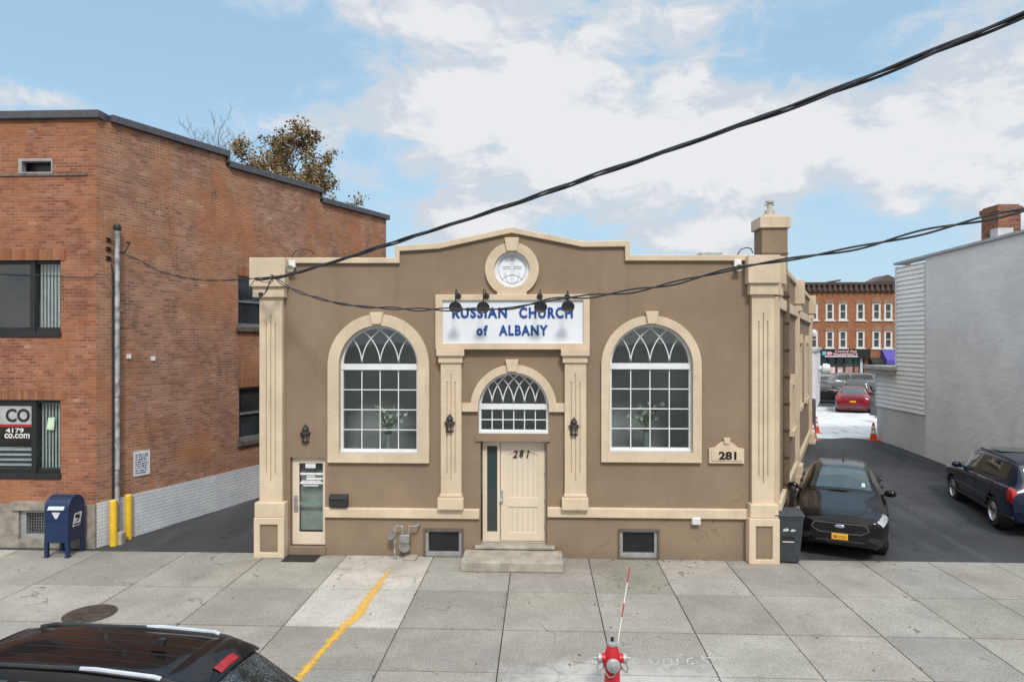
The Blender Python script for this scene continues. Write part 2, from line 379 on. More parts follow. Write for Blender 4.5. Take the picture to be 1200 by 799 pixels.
# ------------------------------------------------------------------ mesh builder
class MB:
    def __init__(s, M=None):
        s.bm = bmesh.new(); s.M = M or Matrix.Identity(4)
    def v(s, co): return s.bm.verts.new(s.M @ Vector(co))
    def face(s, vs):
        try: return s.bm.faces.new(vs)
        except ValueError: return None
    def poly(s, pts): return s.face([s.v(p) for p in pts])
    def box(s, x0, x1, y0, y1, z0, z1):
        c = [s.v((x, y, z)) for z in (z0, z1) for (x, y) in ((x0, y0), (x1, y0), (x1, y1), (x0, y1))]
        for f in ((0, 3, 2, 1), (4, 5, 6, 7), (0, 1, 5, 4), (1, 2, 6, 5), (2, 3, 7, 6), (3, 0, 4, 7)): s.face([c[i] for i in f])
        return s
    def frustum(s, a, z0, b, z1):
        """a, b are (x0, x1, y0, y1) at z0 and z1"""
        c = [s.v((x, y, z)) for q, z in ((a, z0), (b, z1)) for (x, y) in ((q[0], q[2]), (q[1], q[2]), (q[1], q[3]), (q[0], q[3]))]
        for f in ((0, 3, 2, 1), (4, 5, 6, 7), (0, 1, 5, 4), (1, 2, 6, 5), (2, 3, 7, 6), (3, 0, 4, 7)): s.face([c[i] for i in f])
        return s
    def prism(s, pts, a0, a1, axis='y'):
        def m(p, a): return {'y': (p[0], a, p[1]), 'z': (p[0], p[1], a), 'x': (a, p[0], p[1])}[axis]
        A = [s.v(m(p, a0)) for p in pts]; B = [s.v(m(p, a1)) for p in pts]
        s.face(A); s.face(B[::-1]); n = len(pts)
        for i in range(n): s.face([A[i], A[(i + 1) % n], B[(i + 1) % n], B[i]])
        return s
    def tube(s, pts, r, n=8, closed=False, cap=True):
        P = [Vector(p) for p in pts]; rings = []
        N = len(P); up = None
        for i, p in enumerate(P):
            if closed: d = P[(i + 1) % N] - P[i - 1]
            else: d = P[min(i + 1, N - 1)] - P[max(i - 1, 0)]
            d.normalize()
            if up is None: up = d.orthogonal().normalized()
            up = (up - d * up.dot(d));
            if up.length < 1e-6: up = d.orthogonal()
            up.normalize(); w = d.cross(up)
            rr = r[i] if isinstance(r, (list, tuple)) else r
            rings.append([s.v(p + (up * math.cos(2 * PI * k / n) + w * math.sin(2 * PI * k / n)) * rr) for k in range(n)])
        for i in range(N if closed else N - 1):
            a, b = rings[i], rings[(i + 1) % N]
            for k in range(n): s.face([a[k], a[(k + 1) % n], b[(k + 1) % n], b[k]])
        if cap and not closed: s.face(rings[0][::-1]); s.face(rings[-1])
        return s
    def lathe(s, prof, n=20, M=None, caps=True):
        """profile (r, z) revolved about z, through matrix M"""
        M = M or Matrix.Identity(4); rings = []
        for r, z in prof:
            if r < 1e-5: rings.append([s.v(M @ Vector((0, 0, z)))])
            else: rings.append([s.v(M @ Vector((r * math.cos(2 * PI * k / n), r * math.sin(2 * PI * k / n), z))) for k in range(n)])
        for a, b in zip(rings, rings[1:]):
            for k in range(n):
                k2 = (k + 1) % n
                if len(a) == 1 and len(b) == 1: continue
                if len(a) == 1: s.face([a[0], b[k], b[k2]])
                elif len(b) == 1: s.face([a[k], a[k2], b[0]])
                else: s.face([a[k], a[k2], b[k2], b[k]])
        if caps and len(rings[0]) > 1: s.face(rings[0][::-1])
        if caps and len(rings[-1]) > 1: s.face(rings[-1])
        return s
    def addmesh(s, me, f):
        vs = [s.v(f(v.co)) for v in me.vertices]
        for p in me.polygons: s.face([vs[i] for i in p.vertices])
    def shape(s, loops, y0, y1):
        """outline (x, z) with holes, extruded from y0 to y1"""
        c = bpy.data.curves.new('tmp', 'CURVE'); c.dimensions = '2D'; c.fill_mode = 'BOTH'
        for lp in loops:
            sp = c.splines.new('POLY'); sp.points.add(len(lp) - 1); sp.use_cyclic_u = True
            for q, p in zip(sp.points, lp): q.co = (p[0], p[1], 0, 1)
        c.extrude = abs(y1 - y0) / 2
        o = bpy.data.objects.new('tmp', c); COL.objects.link(o)
        me = bpy.data.meshes.new_from_object(o); ym = (y0 + y1) / 2
        s.addmesh(me, lambda p: (p.x, ym - p.z, p.y))
        bpy.data.objects.remove(o); bpy.data.meshes.remove(me); bpy.data.curves.remove(c)
        return s
    def text(s, body, x0, x1, z0, z1, y0, y1, bold=.0, spacing=1.0, mapf=None, shear=0.0):
        c = bpy.data.curves.new('tmp', 'FONT'); c.body = body; c.size = 1; c.extrude = .1; c.offset = bold; c.space_character = spacing
        c.shear = shear; c.resolution_u = 4
        o = bpy.data.objects.new('tmp', c); COL.objects.link(o)
        me = bpy.data.meshes.new_from_object(o)
        xs = [v.co.x for v in me.vertices]; ys = [v.co.y for v in me.vertices]
        ax, bx, ay, by = min(xs), max(xs), min(ys), max(ys)
        def f(p):
            q = (x0 + (p.x - ax) / (bx - ax) * (x1 - x0), (y0 if p.z > 0 else y1), z0 + (p.y - ay) / (by - ay) * (z1 - z0))
            return mapf(q) if mapf else q
        s.addmesh(me, f)
        bpy.data.objects.remove(o); bpy.data.meshes.remove(me); bpy.data.curves.remove(c)
        return s
    def build(s, name, mat, parent=None, smooth=False, bevel=0.0, recalc=True, loc=None, attr=None):
        bm = s.bm
        bmesh.ops.remove_doubles(bm, verts=bm.verts, dist=1e-5)
        if recalc: bmesh.ops.recalc_face_normals(bm, faces=bm.faces)
        uvl = bm.loops.layers.uv.new('UVMap'); bm.normal_update()
        for f in bm.faces:
            n = f.normal; f.smooth = bool(smooth)
            if abs(n.z) > .7: t = None
            else: t = Vector((-n.y, n.x, 0)).normalized()
            for lp in f.loops:
                p = lp.vert.co
                lp[uvl].uv = (p.x, p.y) if t is None else (p.dot(t), p.z)
        me = bpy.data.meshes.new(name)
        if loc is not None:
            bmesh.ops.translate(bm, verts=bm.verts, vec=-Vector(loc))
        bm.to_mesh(me); bm.free()
        me.materials.append(mat)
        if smooth and smooth is not True:
            me.set_sharp_from_angle(angle=R(smooth))
        elif smooth:
            me.set_sharp_from_angle(angle=R(42))
        o = bpy.data.objects.new(name, me); COL.objects.link(o)
        if loc is not None: o.location = loc
        if parent is not None: o.parent = parent
        if bevel:
            b = o.modifiers.new('bevel', 'BEVEL'); b.width = bevel; b.segments = 2; b.limit_method = 'ANGLE'; b.angle_limit = R(40)
        return o
def tag(o, label=None, cat=None, group=None, kind=None):
    if label: o['label'] = label
    if cat: o['category'] = cat
    if group: o['group'] = group
    if kind: o['kind'] = kind
    return o
def thing(name, label, cat, loc=(0, 0, 0), rz=0.0, group=None):
    o = bpy.data.objects.new(name, None); COL.objects.link(o); o.empty_display_size = .2
    o.location = loc; o.rotation_euler = (0, 0, rz)
    return tag(o, label, cat, group)
def arc(cx, cz, r, a0, a1, n=24, rz=None):
    rz = rz or r
    return [(cx + r * math.cos(R(a0 + (a1 - a0) * i / n)), cz + rz * math.sin(R(a0 + (a1 - a0) * i / n))) for i in range(n + 1)]
def rectl(x0, x1, z0, z1): return [(x0, z0), (x1, z0), (x1, z1), (x0, z1)]
def archl(cx, hw, zb, zs, n=28):
    return [(cx - hw, zb), (cx + hw, zb)] + arc(cx, zs, hw, 0, 180, n)

# ================================================================== GROUND
def quad_sheet(name, x0, x1, y0, y1, z, mat, kind='structure'):
    m = MB(); m.poly([(x0, y0, z), (x1, y0, z), (x1, y1, z), (x0, y1, z)])
    return tag(m.build(name, mat, recalc=False), kind=kind)
GROUNDM = plain('pale_earth', (.12, .115, .10), .95, var=.2, scale=.2)
quad_sheet('ground', -900, 900, -900, 900, -.30, GROUNDM)
quad_sheet('road', -120, 120, -3.2, 7.86, -.14, ROADM)
quad_sheet('avenue', -120, 140, 62, 86.5, .004, ROADM)
# the lot behind the pavement rises a little and falls away again
m = MB()
ys = [14.08, 16, 18, 20, 22, 24, 25.5, 26.5, 28, 31, 34, 38, 42, 46, 52, 56, 63]
for a, b in zip(ys, ys[1:]):
    m.poly([(-45, a, lot_z(a)), (60, a, lot_z(a)), (60, b, lot_z(b)), (-45, b, lot_z(b))])
tag(m.build('parking_lot', ASPH, smooth=True, recalc=False), kind='structure')

# pavement: separate slabs with open joints over a dark bed
jx = [atG(px, py).x for px, py in ((-160, 640), (-70, 642), (20, 645), (117, 647), (217, 648), (313, 650), (405, 652), (507, 655), (600, 655), (690, 656), (770, 657), (850, 657), (933, 658), (1010, 659), (1090, 660), (1165, 661), (1245, 662))]
jx = [jx[0] - 1.6 * k for k in range(12, 0, -1)] + jx + [jx[-1] + 1.5 * k for k in range(1, 22)]
jy = [8.12, atG(600, 788).y, atG(600, 738).y, atG(600, 693).y, 14.08]
m = MB(); lay = m.bm.loops.layers.float_color.new('tone')
g = .007
rng = random.Random(3)
for i in range(len(jx) - 1):
    cxm = (jx[i] + jx[i + 1]) / 2
    for k in range(len(jy) - 1):
        new = abs(cxm - (atG(456, 654).x)) < .3 and k >= 2
        corner = cxm < atG(20, 645).x and k == 3
        tn = (1.6, 1.6, 1.6) if (new or corner) else [rng.uniform(.84, 1.13)] * 3
        if not new and not corner:
            tn = [tn[0] * rng.uniform(.985, 1.015), tn[0], tn[0] * rng.uniform(.96, 1.0)]
        dz = rng.uniform(-.003, .003)
        # fine tooled joints except the two open ones the photo shows
        gx = g * (1.7 if i % 2 == 0 else .9); gy0 = g * (2.6 if k == 2 else 1.2); gy1 = g * (2.6 if k == 1 else 1.2)
        nb = len(m.bm.faces)
        z1 = dz; z0 = -.13
        m.frustum((jx[i] + gx * .4, jx[i + 1] - gx * .4, jy[k] + gy0 * .4, jy[k + 1] - gy1 * .4), z0, (jx[i] + gx, jx[i + 1] - gx, jy[k] + gy0, jy[k + 1] - gy1), z1)
        m.bm.faces.ensure_lookup_table()
        for f in m.bm.faces[nb:]:
            for lp in f.loops: lp[lay] = (*tn, 1)
tag(m.build('sidewalk', CONC), kind='structure')
m = MB(); m.box(-60, 70, 8.12, 14.1, -.29, -.022)
tag(m.build('sidewalk_bed', plain('joint_dirt', (.06, .055, .045), .95, var=.4, scale=3)), kind='structure')
m = MB(); m.box(-60, 70, 7.9, 8.112, -.29, .004)
tag(m.build('kerb', plain('kerb_stone', (.33, .32, .30), .85, var=.2, scale=4, bmp=.4), bevel=.02), kind='structure')
m = MB(); m.box(-40, 110, 86.5, 91, -.2, .12)
tag(m.build('far_sidewalk', plain('far_concrete', (.32, .31, .29), .9)), kind='structure')

# yellow spray line on the slabs
def paint_mat():
    m, t, out = new_mat('worn_yellow_spray'); b = bsdf(t, out, .75, 0, .3); b.inputs['Base Color'].default_value = (.80, .47, .06, 1)
    co = t.n('ShaderNodeTexCoord').outputs['Object']; at = t.n('ShaderNodeAttribute', attribute_name='tone')
    sp = t.n('ShaderNodeSeparateColor'); t.l(at.outputs['Color'], sp.inputs[0])
    n = t.math('ADD', t.math('MULTIPLY', t.noise(co, 9, 5, .65, .2), 1.0), t.math('MULTIPLY', t.noise(co, 26, 3, .6), .35))
    a = t.math('MULTIPLY', t.ramp(t.math('ADD', sp.outputs[0], t.math('MULTIPLY', t.math('SUBTRACT', n, .675), 1.7)), .25, 1.05), .8)
    tr = t.n('ShaderNodeBsdfTransparent'); mx = t.n('ShaderNodeMixShader'); t.l(a, mx.inputs[0]); t.l(tr.outputs[0], mx.inputs[1]); t.l(b.outputs[0], mx.inputs[2])
    t.l(mx.outputs[0], out.inputs[0]); return m
pts = [atG(px, py, .006) for px, py in ((456, 668), (447, 680), (428, 706), (421, 718), (400, 737), (376, 764), (346, 797), (325, 822))]
wid = [.04, .08, .11, .15, .11, .09, .09, .09]
dense = []
for i in range(len(pts) - 1):
    for k in range(8):
        f = k / 8; dense.append((pts[i].lerp(pts[i + 1], f), wid[i] + (wid[i + 1] - wid[i]) * f))
m = MB(); lay = m.bm.loops.layers.float_color.new('tone'); prev = None
for i, (p, w) in enumerate(dense):
    d = (dense[min(i + 1, len(dense) - 1)][0] - dense[max(i - 1, 0)][0]); d.z = 0; d.normalize(); nrm = Vector((-d.y, d.x, 0))
    row = [m.v(p + nrm * w * q) for q in (-1.5, 0, 1.5)]
    if prev:
        for a in (0, 1):
            f = m.face([prev[a], prev[a + 1], row[a + 1], row[a]])
            for lp in f.loops:
                cc = 1.0 if (lp.vert is row[1] or lp.vert is prev[1]) else 0.0
                lp[lay] = (cc, cc, cc, 1)
    prev = row
tag(m.build('paint_marking', paint_mat(), recalc=False), kind='structure')

# chalk writing on the slab
def chalk_mat():
    m, t, out = new_mat('pale_chalk'); b = bsdf(t, out, .9, 0, .1); b.inputs['Base Color'].default_value = (.75, .76, .76, 1)
    co = t.n('ShaderNodeTexCoord').outputs['Object']
    a = t.math('MULTIPLY', t.ramp(t.noise(co, 26, 4, .7), .38, .62), .6)
    tr = t.n('ShaderNodeBsdfTransparent'); mx = t.n('ShaderNodeMixShader'); t.l(a, mx.inputs[0]); t.l(tr.outputs[0], mx.inputs[1]); t.l(b.outputs[0], mx.inputs[2])
    t.l(mx.outputs[0], out.inputs[0]); return m
def strokes(m, polys, r=.016):
    for pl in polys:
        P = [atG(px, py, .007) for px, py in pl]
        for a, b in zip(P, P[1:]):
            d = (b - a); d.z = 0
            if d.length < 1e-4: continue
            d.normalize(); n = Vector((-d.y, d.x, 0)) * r; e = d * r * .8
            m.poly([a - e - n, b + e - n, b + e + n, a - e + n])
def zp(x, y): return (580 + x / 4.2857, 730 + y / 4.2857)
m = MB()
strokes(m, [[zp(*q) for q in pl] for pl in (
    [(780, 178), (786, 200), (800, 208), (818, 204), (822, 186), (824, 178)],
    [(846, 208), (846, 182), (866, 178), (884, 180), (886, 206)],
    [(916, 180), (914, 206)], [(934, 160), (936, 156)],
    [(990, 172), (968, 180), (964, 196), (976, 206), (998, 200)],
    [(1040, 166), (1052, 188), (1090, 204)], [(1046, 172), (1200, 174)])])
tag(m.build('chalk_marking', chalk_mat(), recalc=False), kind='structure')

# snow left on the lot
def snow_mat():
    m, t, out = new_mat('thin_snow'); b = bsdf(t, out, .8, 0, .3)
    co = t.n('ShaderNodeTexCoord').outputs['Object']; at = t.n('ShaderNodeAttribute', attribute_name='tone')
    sp = t.n('ShaderNodeSeparateColor'); t.l(at.outputs['Color'], sp.inputs[0])
    n = t.noise(co, .9, 6, .65, .5); rot = t.n('ShaderNodeMapping'); t.l(co, rot.inputs[0]); rot.inputs['Rotation'].default_value = (0, 0, R(18)); rot.inputs['Scale'].default_value = (2.6, .35, 1)
    tk = t.noise(rot.outputs[0], 1.4, 5, .65, .6)
    t.l(t.mix(t.ramp(n, .3, .7), (.54, .55, .56), (.68, .68, .68)), b.inputs['Base Color'])
    a = t.math('SUBTRACT', t.ramp(t.math('ADD', sp.outputs[0], t.math('MULTIPLY', t.math('SUBTRACT', n, .5), 1.6)), .3, .52), t.math('MULTIPLY', t.ramp(tk, .56, .66), .75), clamp=True)
    bump(t, b, t.noise(co, 6, 5), .4, .03)
    tr = t.n('ShaderNodeBsdfTransparent'); mx = t.n('ShaderNodeMixShader'); t.l(a, mx.inputs[0]); t.l(tr.outputs[0], mx.inputs[1]); t.l(b.outputs[0], mx.inputs[2])
    t.l(mx.outputs[0], out.inputs[0]); return m
SNOWM = snow_mat()
m = MB(); lay = m.bm.loops.layers.float_color.new('tone')
NX, NY = 16, 26
Y0s, Y1s = 27.2, 47.5
def snow_edge(Y): # X span of the snow between the church's rear and the grey building
    f = (Y - Y0s) / (Y1s - Y0s)
    return 10.3 + 7.0 * f, 16.0 + 5.0 * f
grid = []
for j in range(NY + 1):
    Y = Y0s + (Y1s - Y0s) * j / NY; a, b = snow_edge(Y)
    grid.append([(m.v((a + (b - a) * i / NX, Y, lot_z(Y) + .012)), min(i, NX - i) / 3, min(j, NY - j) / 3) for i in range(NX + 1)])
for j in range(NY):
    for i in range(NX):
        q = [grid[j][i], grid[j][i + 1], grid[j + 1][i + 1], grid[j + 1][i]]
        f = m.face([x[0] for x in q])
        for lp, x in zip(f.loops, q):
            cc = min(1, x[1], x[2]); lp[lay] = (cc, cc, cc, 1)
tag(m.build('snow', SNOWM, smooth=True, recalc=False), 'thin trampled snow on the asphalt lot', kind='stuff')

# ================================================================== CHURCH
YF = 14.0
CH = thing('church', 'brown stucco church with cream pilasters, arched windows and a stepped parapet', 'church', (0, YF, 0))
SA = R(23.8)
SD = (math.sin(SA), math.cos(SA))                      # the lot's depth direction
def X(px): return atY(px, 400, YF).x
def Z(py, px=600): return atY(px, py, YF).z
XL, XR = X(304), X(906)
ZTOP = Z(300, 906)
# right side wall frame (local to church root): s along depth, o outward
SO = (XR, YF)
M_R = Matrix(((SD[0], SD[1], 0, XR), (SD[1], -SD[0], 0, 0), (0, 0, 1, 0), (0, 0, 0, 1)))
SL = onwall(949.5, 450, SO, SD)[0]
def S(px, py=400): return onwall(px, py, SO, SD)
print('church', XL, XR, ZTOP, 'side length', SL)

CXL, CXR, CXC = X(443.5), X(763), X(601.5)
def big_win(px0, px1, pyb, pys, px):
    cx = (X(px0) + X(px1)) / 2; hw = (X(px1) - X(px0)) / 2
    return cx, hw, Z(pyb, px), Z(pys, px)
WL = big_win(398, 490.5, 531, 428, 443); WR = big_win(714, 811.5, 529.5, 428, 763); WC = big_win(560.8, 643, 508, 477.5, 601)
DM = (X(563), X(641), .0, Z(517, 601))                 # main door recess
DS = (X(340), X(381), Z(641, 360), Z(536, 360))        # side door recess
RC = (X(600), Z(316, 600), X(621) - X(600))            # round window
B1 = (X(498), X(541.5), Z(652, 520), Z(620.5, 520)); B2 = (X(726), X(771), Z(653.5, 748), Z(621, 748))
par = [(X(298.5), Z(303, 300)), (X(465.5), Z(303, 465)), (X(465.5), Z(289, 466)), (X(515), Z(286, 515)), (X(599.5), Z(267.5, 599)),
       (X(683), Z(284, 683)), (X(735.5), Z(283.5, 735)), (X(735.5), Z(300, 735)), (X(909), Z(300, 909))]
par[0] = (XL, par[0][1]); par[-1] = (XR, par[-1][1])
outline = [(XL, 0.0), (DM[0], 0.0), (DM[0], DM[3]), (DM[1], DM[3]), (DM[1], 0.0), (XR, 0.0)] + par[::-1]
holes = [archl(*WL), archl(*WR), archl(*WC), rectl(*DS), arc(RC[0], RC[1], RC[2], 0, 360 - 12, 29), rectl(*B1), rectl(*B2)]
m = MB(); m.shape([outline] + holes, 0, .32)
# right side wall, with three narrow window openings
def srect(px0, px1, py0, py1):
    s0 = S(px0)[0]; s1 = S(px1)[0]; pm = (px0 + px1) / 2
    return s0, s1, S(pm, py1)[1], S(pm, py0)[1]
SW = [srect(925.2, 928.2, 452, 498), srect(934.2, 937, 403, 471), srect(942.4, 944.6, 403, 463)]
ZS = ZTOP - .12
wall_r = MB(M_R)
wall_r.M = M_R @ Matrix(((1, 0, 0, 0), (0, -1, 0, 0), (0, 0, 1, 0), (0, 0, 0, 1)))
wall_r.shape([rectl(.33, SL, 0, ZS)] + [rectl(*q) for q in SW], .0, .3)
for v_ in wall_r.bm.verts: pass
tmpme = bpy.data.meshes.new('t'); wall_r.bm.to_mesh(tmpme); m.addmesh(tmpme, lambda p: p); bpy.data.meshes.remove(tmpme)
# left side wall and rear wall
M_L = Matrix(((SD[0], -SD[1], 0, XL), (SD[1], SD[0], 0, 0), (0, 0, 1, 0), (0, 0, 0, 1)))
mm = MB(M_L); mm.box(.33, SL, -.3, .0, 0, ZS)
rear0 = (XL + SD[0] * SL, SD[1] * SL); rear1 = (XR + SD[0] * SL, SD[1] * SL)
mm.M = Matrix.Identity(4); mm.box(rear0[0] - .02, rear1[0] + .02, rear0[1], rear0[1] + .3, 0, ZS)
tmpme = bpy.data.meshes.new('t'); mm.bm.to_mesh(tmpme); m.addmesh(tmpme, lambda p: p); bpy.data.meshes.remove(tmpme); mm.bm.free()
m.build('wall', STUCCO, CH)
# roof deck and inner floor so the inside is a dark room
m = MB(); zr = ZTOP - .55
m.prism([(XL + .2, .2), (XR - .2, .2), (rear1[0] - .2, rear1[1] - .1), (rear0[0] + .2, rear0[1] - .1)], zr - .2, zr, 'z')
m.build('roof', plain('flat_roof', (.10, .10, .11), .9), CH)
m = MB(); m.prism([(XL + .35, .45), (XR - .2, .45), (XR + 2.6, 6.5), (XL + 3.0, 6.5)], .55, .75, 'z')
m.build('floor_slab', plain('inner_floor', (.12, .09, .07), .8), CH)
m = MB(); m.box(XL + .7, XR + .6, 1.75, 1.85, .75, zr - .2)
m.build('partition', plain('inner_wall', (.66, .68, .66), .9, var=.25, scale=.7), CH)

# parapet coping
def coping(m, pts, h=.105, y0=-.075, y1=.36):
    inner = [(p[0], p[1] - h) for p in pts]
    # vertical steps get the same width sideways
    for i in range(len(pts)):
        if abs(pts[i][0] - X(465.5)) < 1e-4: inner[i] = (pts[i][0] + .06, pts[i][1] - h)
        if abs(pts[i][0] - X(735.5)) < 1e-4: inner[i] = (pts[i][0] - .06, pts[i][1] - h)
    op = list(pts)
    for i in range(len(op)):
        if abs(op[i][0] - X(465.5)) < 1e-4: op[i] = (op[i][0] - .035, op[i][1] + .012)
        elif abs(op[i][0] - X(735.5)) < 1e-4: op[i] = (op[i][0] + .035, op[i][1] + .012)
        else: op[i] = (op[i][0], op[i][1] + .012)
    m.shape([op + inner[::-1]], y0, y1)
m = MB(); coping(m, par); m.build('parapet_coping', TRIM, CH, bevel=.012)
m = MB(M_R); m.box(.4, SL + .05, -.33, .06, ZS, ZS + .13); m.build('side_coping', TRIM, CH, bevel=.012)

# pilasters
def pilaster(px_s0, px_s1, caps, base, zb, zt, side=0, pedestal=None):
    x0, x1 = X(px_s0), X(px_s1); mid = (px_s0 + px_s1) / 2
    t = MB()
    # fluted shaft: three V-shaped grooves
    w = x1 - x0; gw = .022; prof = [(x0, 0)]
    cx = [x0 + w * k for k in (.3, .5, .7)]
    fl = []
    dep = .13
    sh = MB()
    gz0 = zb + (zt - zb) * .10; gz1 = zt - (zt - zb) * .09
    loops = [rectl(x0, x1, zb, zt)]
    for k, c in enumerate(cx):
        e = .16 if k != 1 else 0
        loops.append(rectl(c - gw / 2, c + gw / 2, gz0 + e, gz1 - e))
    sh.shape(loops, -dep, -dep + .028)
    sh.box(x0 + .002, x1 - .002, -dep + .028, 0.0, zb, zt)
    o = sh.build('pilaster', TRIM, CH, bevel=.004)
    for (pa, pb, ya, yb, d) in caps:
        c = MB(); c.box(X(pa), X(pb), -d, .0, Z(yb, mid), Z(ya, mid)); c.build('capital', TRIM, o, bevel=.012)
    for (pa, pb, ya, yb, d) in base:
        c = MB(); c.box(X(pa), X(pb), -d, .0, Z(yb, mid), Z(ya, mid)); c.build('plinth', TRIM, o, bevel=.02)
    if pedestal:
        pa, pb, ya, yb, d, qa, qb, za, zb2 = pedestal
        c = MB(); c.shape([rectl(X(pa), X(pb), max(0.0, Z(yb, mid)), Z(ya, mid)), rectl(X(qa), X(qb), Z(zb2, mid), Z(za, mid))], -d, 0.0)
        c.build('pedestal', TRIM, o, bevel=.015)
        c = MB(); c.box(X(qa) - .01, X(qb) + .01, -d + .04, -.01, Z(zb2, mid) - .01, Z(za, mid) + .01); c.build('pedestal_panel', STUCCO, o)
    return o
pilaster(307, 333.5, [(298, 339, 303.5, 337, .26), (300.5, 337, 337, 349, .20)], [(303, 338, 586, 603, .22)], Z(587, 320), Z(348, 320),
         pedestal=(303, 338, 603, 652, .25, 310, 330.5, 611, 643))
pilaster(879, 905, [(872.5, 909.5, 300.5, 333, .26), (875.5, 908, 333, 346, .20)], [(875.5, 908.5, 588, 604, .22)], Z(590, 892), Z(345, 892),
         pedestal=(873.5, 909, 604, 662, .25, 881.5, 900.5, 613, 651))
pilaster(517.5, 541.5, [(513, 545, 409.5, 417, .22), (515, 543, 417, 425, .17)], [(514, 544, 581, 595, .19), (516, 542.5, 577, 581, .16)], Z(578, 529), Z(424, 529))
pilaster(661.5, 686.5, [(657, 690, 409.5, 417, .22), (659, 688, 417, 425, .17)], [(658, 689, 581, 595.5, .19), (660.5, 687.5, 577, 581, .16)], Z(578, 674), Z(424, 674))
# band course
for a, b in ((381, 562), (641.5, 876)):
    m = MB(); mid = (a + b) / 2
    m.prism([(-.075, Z(606, mid)), (0, Z(606, mid)), (0, Z(594.5, mid)), (-.06, Z(594.5, mid)), (-.075, Z(596, mid))], X(a), X(b), 'x')
    m.build('band_course', TRIM, CH, bevel=.008)
# entrance lintel band under the fan window
m = MB(); m.box(X(557), X(645), -.04, 0, Z(517, 601), Z(509.5, 601)); m.build('lintel', STUCCO, CH, bevel=.006)
# surrounds
def surround(cx, hw, zb, zs, w, wb, d=.085, key=None):
    m = MB(); m.shape([archl(cx, hw + w, zb - wb, zs, 36), archl(cx, hw - .004, zb, zs, 36)], -d, .03)
    o = m.build('window_surround', TRIM, CH, bevel=.01)
    if key:
        a, b, ya, yb = key; mid = (a + b) / 2
        k = MB(); k.prism([(X(a), Z(ya, mid)), (X(b), Z(ya, mid)), (X(b) - .05, Z(yb, mid)), (X(a) + .05, Z(yb, mid))], -d - .06, 0.0)
        k.build('keystone', TRIM, o, bevel=.008)
    return o
surround(*WL, X(398) - X(385.2), Z(531, 443) - Z(541.5, 443), key=(435, 450.5, 366, 380))
surround(*WR, X(714) - X(704.3), Z(529.5, 763) - Z(541, 763), key=(755.5, 770.8, 365, 379.5))
cx, hw, zb, zs = WC; w = X(560.8) - X(551.5)
m = MB()
zl = Z(482, 601); zh = Z(472, 601)
outer = [(X(541.5), zl), (cx - hw, zl)] + arc(cx, zs, hw, 180, 0, 30) + [(cx + hw, zl), (X(661.5), zl), (X(661.5), zh)] + arc(cx, zs, hw + w, math.degrees(math.asin((zh - zs) / (hw + w))), 180 - math.degrees(math.asin((zh - zs) / (hw + w))), 34) + [(X(541.5), zh)]
m.shape([outer], -.085, .03); o = m.build('window_surround', TRIM, CH, bevel=.01)
k = MB(); k.prism([(X(592.5), Z(421, 600)), (X(608), Z(421, 600)), (X(608) - .05, Z(435, 600)), (X(592.5) + .05, Z(435, 600))], -.145, 0); k.build('keystone', TRIM, o, bevel=.008)
# round window surround
m = MB(); r1 = X(631.5) - X(600)
m.shape([arc(RC[0], RC[1], r1, 0, 352, 44), arc(RC[0], RC[1], RC[2] - .004, 0, 352, 44)], -.08, .03); o = m.build('window_surround', TRIM, CH, bevel=.01)
m = MB(); m.box(RC[0] - .30, RC[0] + .30, -.075, 0, Z(346, 600), RC[1] - r1 * .82); m.build('collar', TRIM, o)
k = MB(); k.prism([(X(591.5), Z(279.5, 600)), (X(608.5), Z(279.5, 600)), (X(606), Z(295, 600)), (X(594), Z(295, 600))], -.14, 0); k.build('keystone', TRIM, o, bevel=.008)

# windows
def fan_arc(cx, zs, Rr, xk, sgn, Rm):
    pts = []
    for i in range(40):
        t = R(2.4 * i); x = xk + sgn * (Rm - Rm * math.cos(t)); z = Rm * math.sin(t)
        if x * x + z * z > Rr * Rr: break
        pts.append((cx + x, zs + z))
    return pts
def ribbon(m, pts, w, y0, y1):
    L, Rr_ = [], []
    for i, p in enumerate(pts):
        a = pts[max(0, i - 1)]; b = pts[min(len(pts) - 1, i + 1)]
        d = Vector((b[0] - a[0], b[1] - a[1])); d.normalize(); n = Vector((-d.y, d.x)) * (w / 2)
        L.append((p[0] + n.x, p[1] + n.y)); Rr_.append((p[0] - n.x, p[1] - n.y))
    for i in range(len(pts) - 1):
        m.prism([L[i], L[i + 1], Rr_[i + 1], Rr_[i]], y0, y1)
def arched_window(W, ncol, nrow, ztr0, ztr1, fr=.055):
    cx, hw, zb, zs = W
    m = MB(); m.shape([archl(cx, hw + .004, zb - .004, zs, 36), archl(cx, hw - fr, zb + fr * 1.4, zs, 36)], .07, .16)
    m.box(cx - hw + .01, cx + hw - .01, .055, .15, ztr0, ztr1)
    m.box(cx - hw - .0, cx + hw + .0, .03, .15, zb - .003, zb + .045)
    f = m.build('window', WHITEP, CH, bevel=.004)
    g_ = MB(); g_.shape([archl(cx, hw - .02, zb + .02, zs, 36)], .118, .124); g_.build('pane', GLASS, f)
    mu = MB(); iw = 2 * (hw - fr)
    for k in range(1, ncol):
        x = cx - hw + fr + iw * k / ncol; mu.box(x - .010, x + .010, .10, .114, zb + .03, ztr0)
    for k in range(1, nrow):
        z = zb + .06 + (ztr0 - zb - .06) * k / nrow; mu.box(cx - hw + .02, cx + hw - .02, .098, .115, z - .010, z + .010)
    for k in range(1, ncol):
        xk = -hw + fr + iw * k / ncol
        for sg in (-1, 1):
            P = fan_arc(cx, ztr1 - .01, hw - fr * .5, xk, sg, hw * 1.02)
            if len(P) > 1: ribbon(mu, P, .020, .10, .114)
    mu.build('muntin', WHITEP, f)
    return f
arched_window(WL, 4, 4, Z(433.5, 443), Z(426.5, 443))
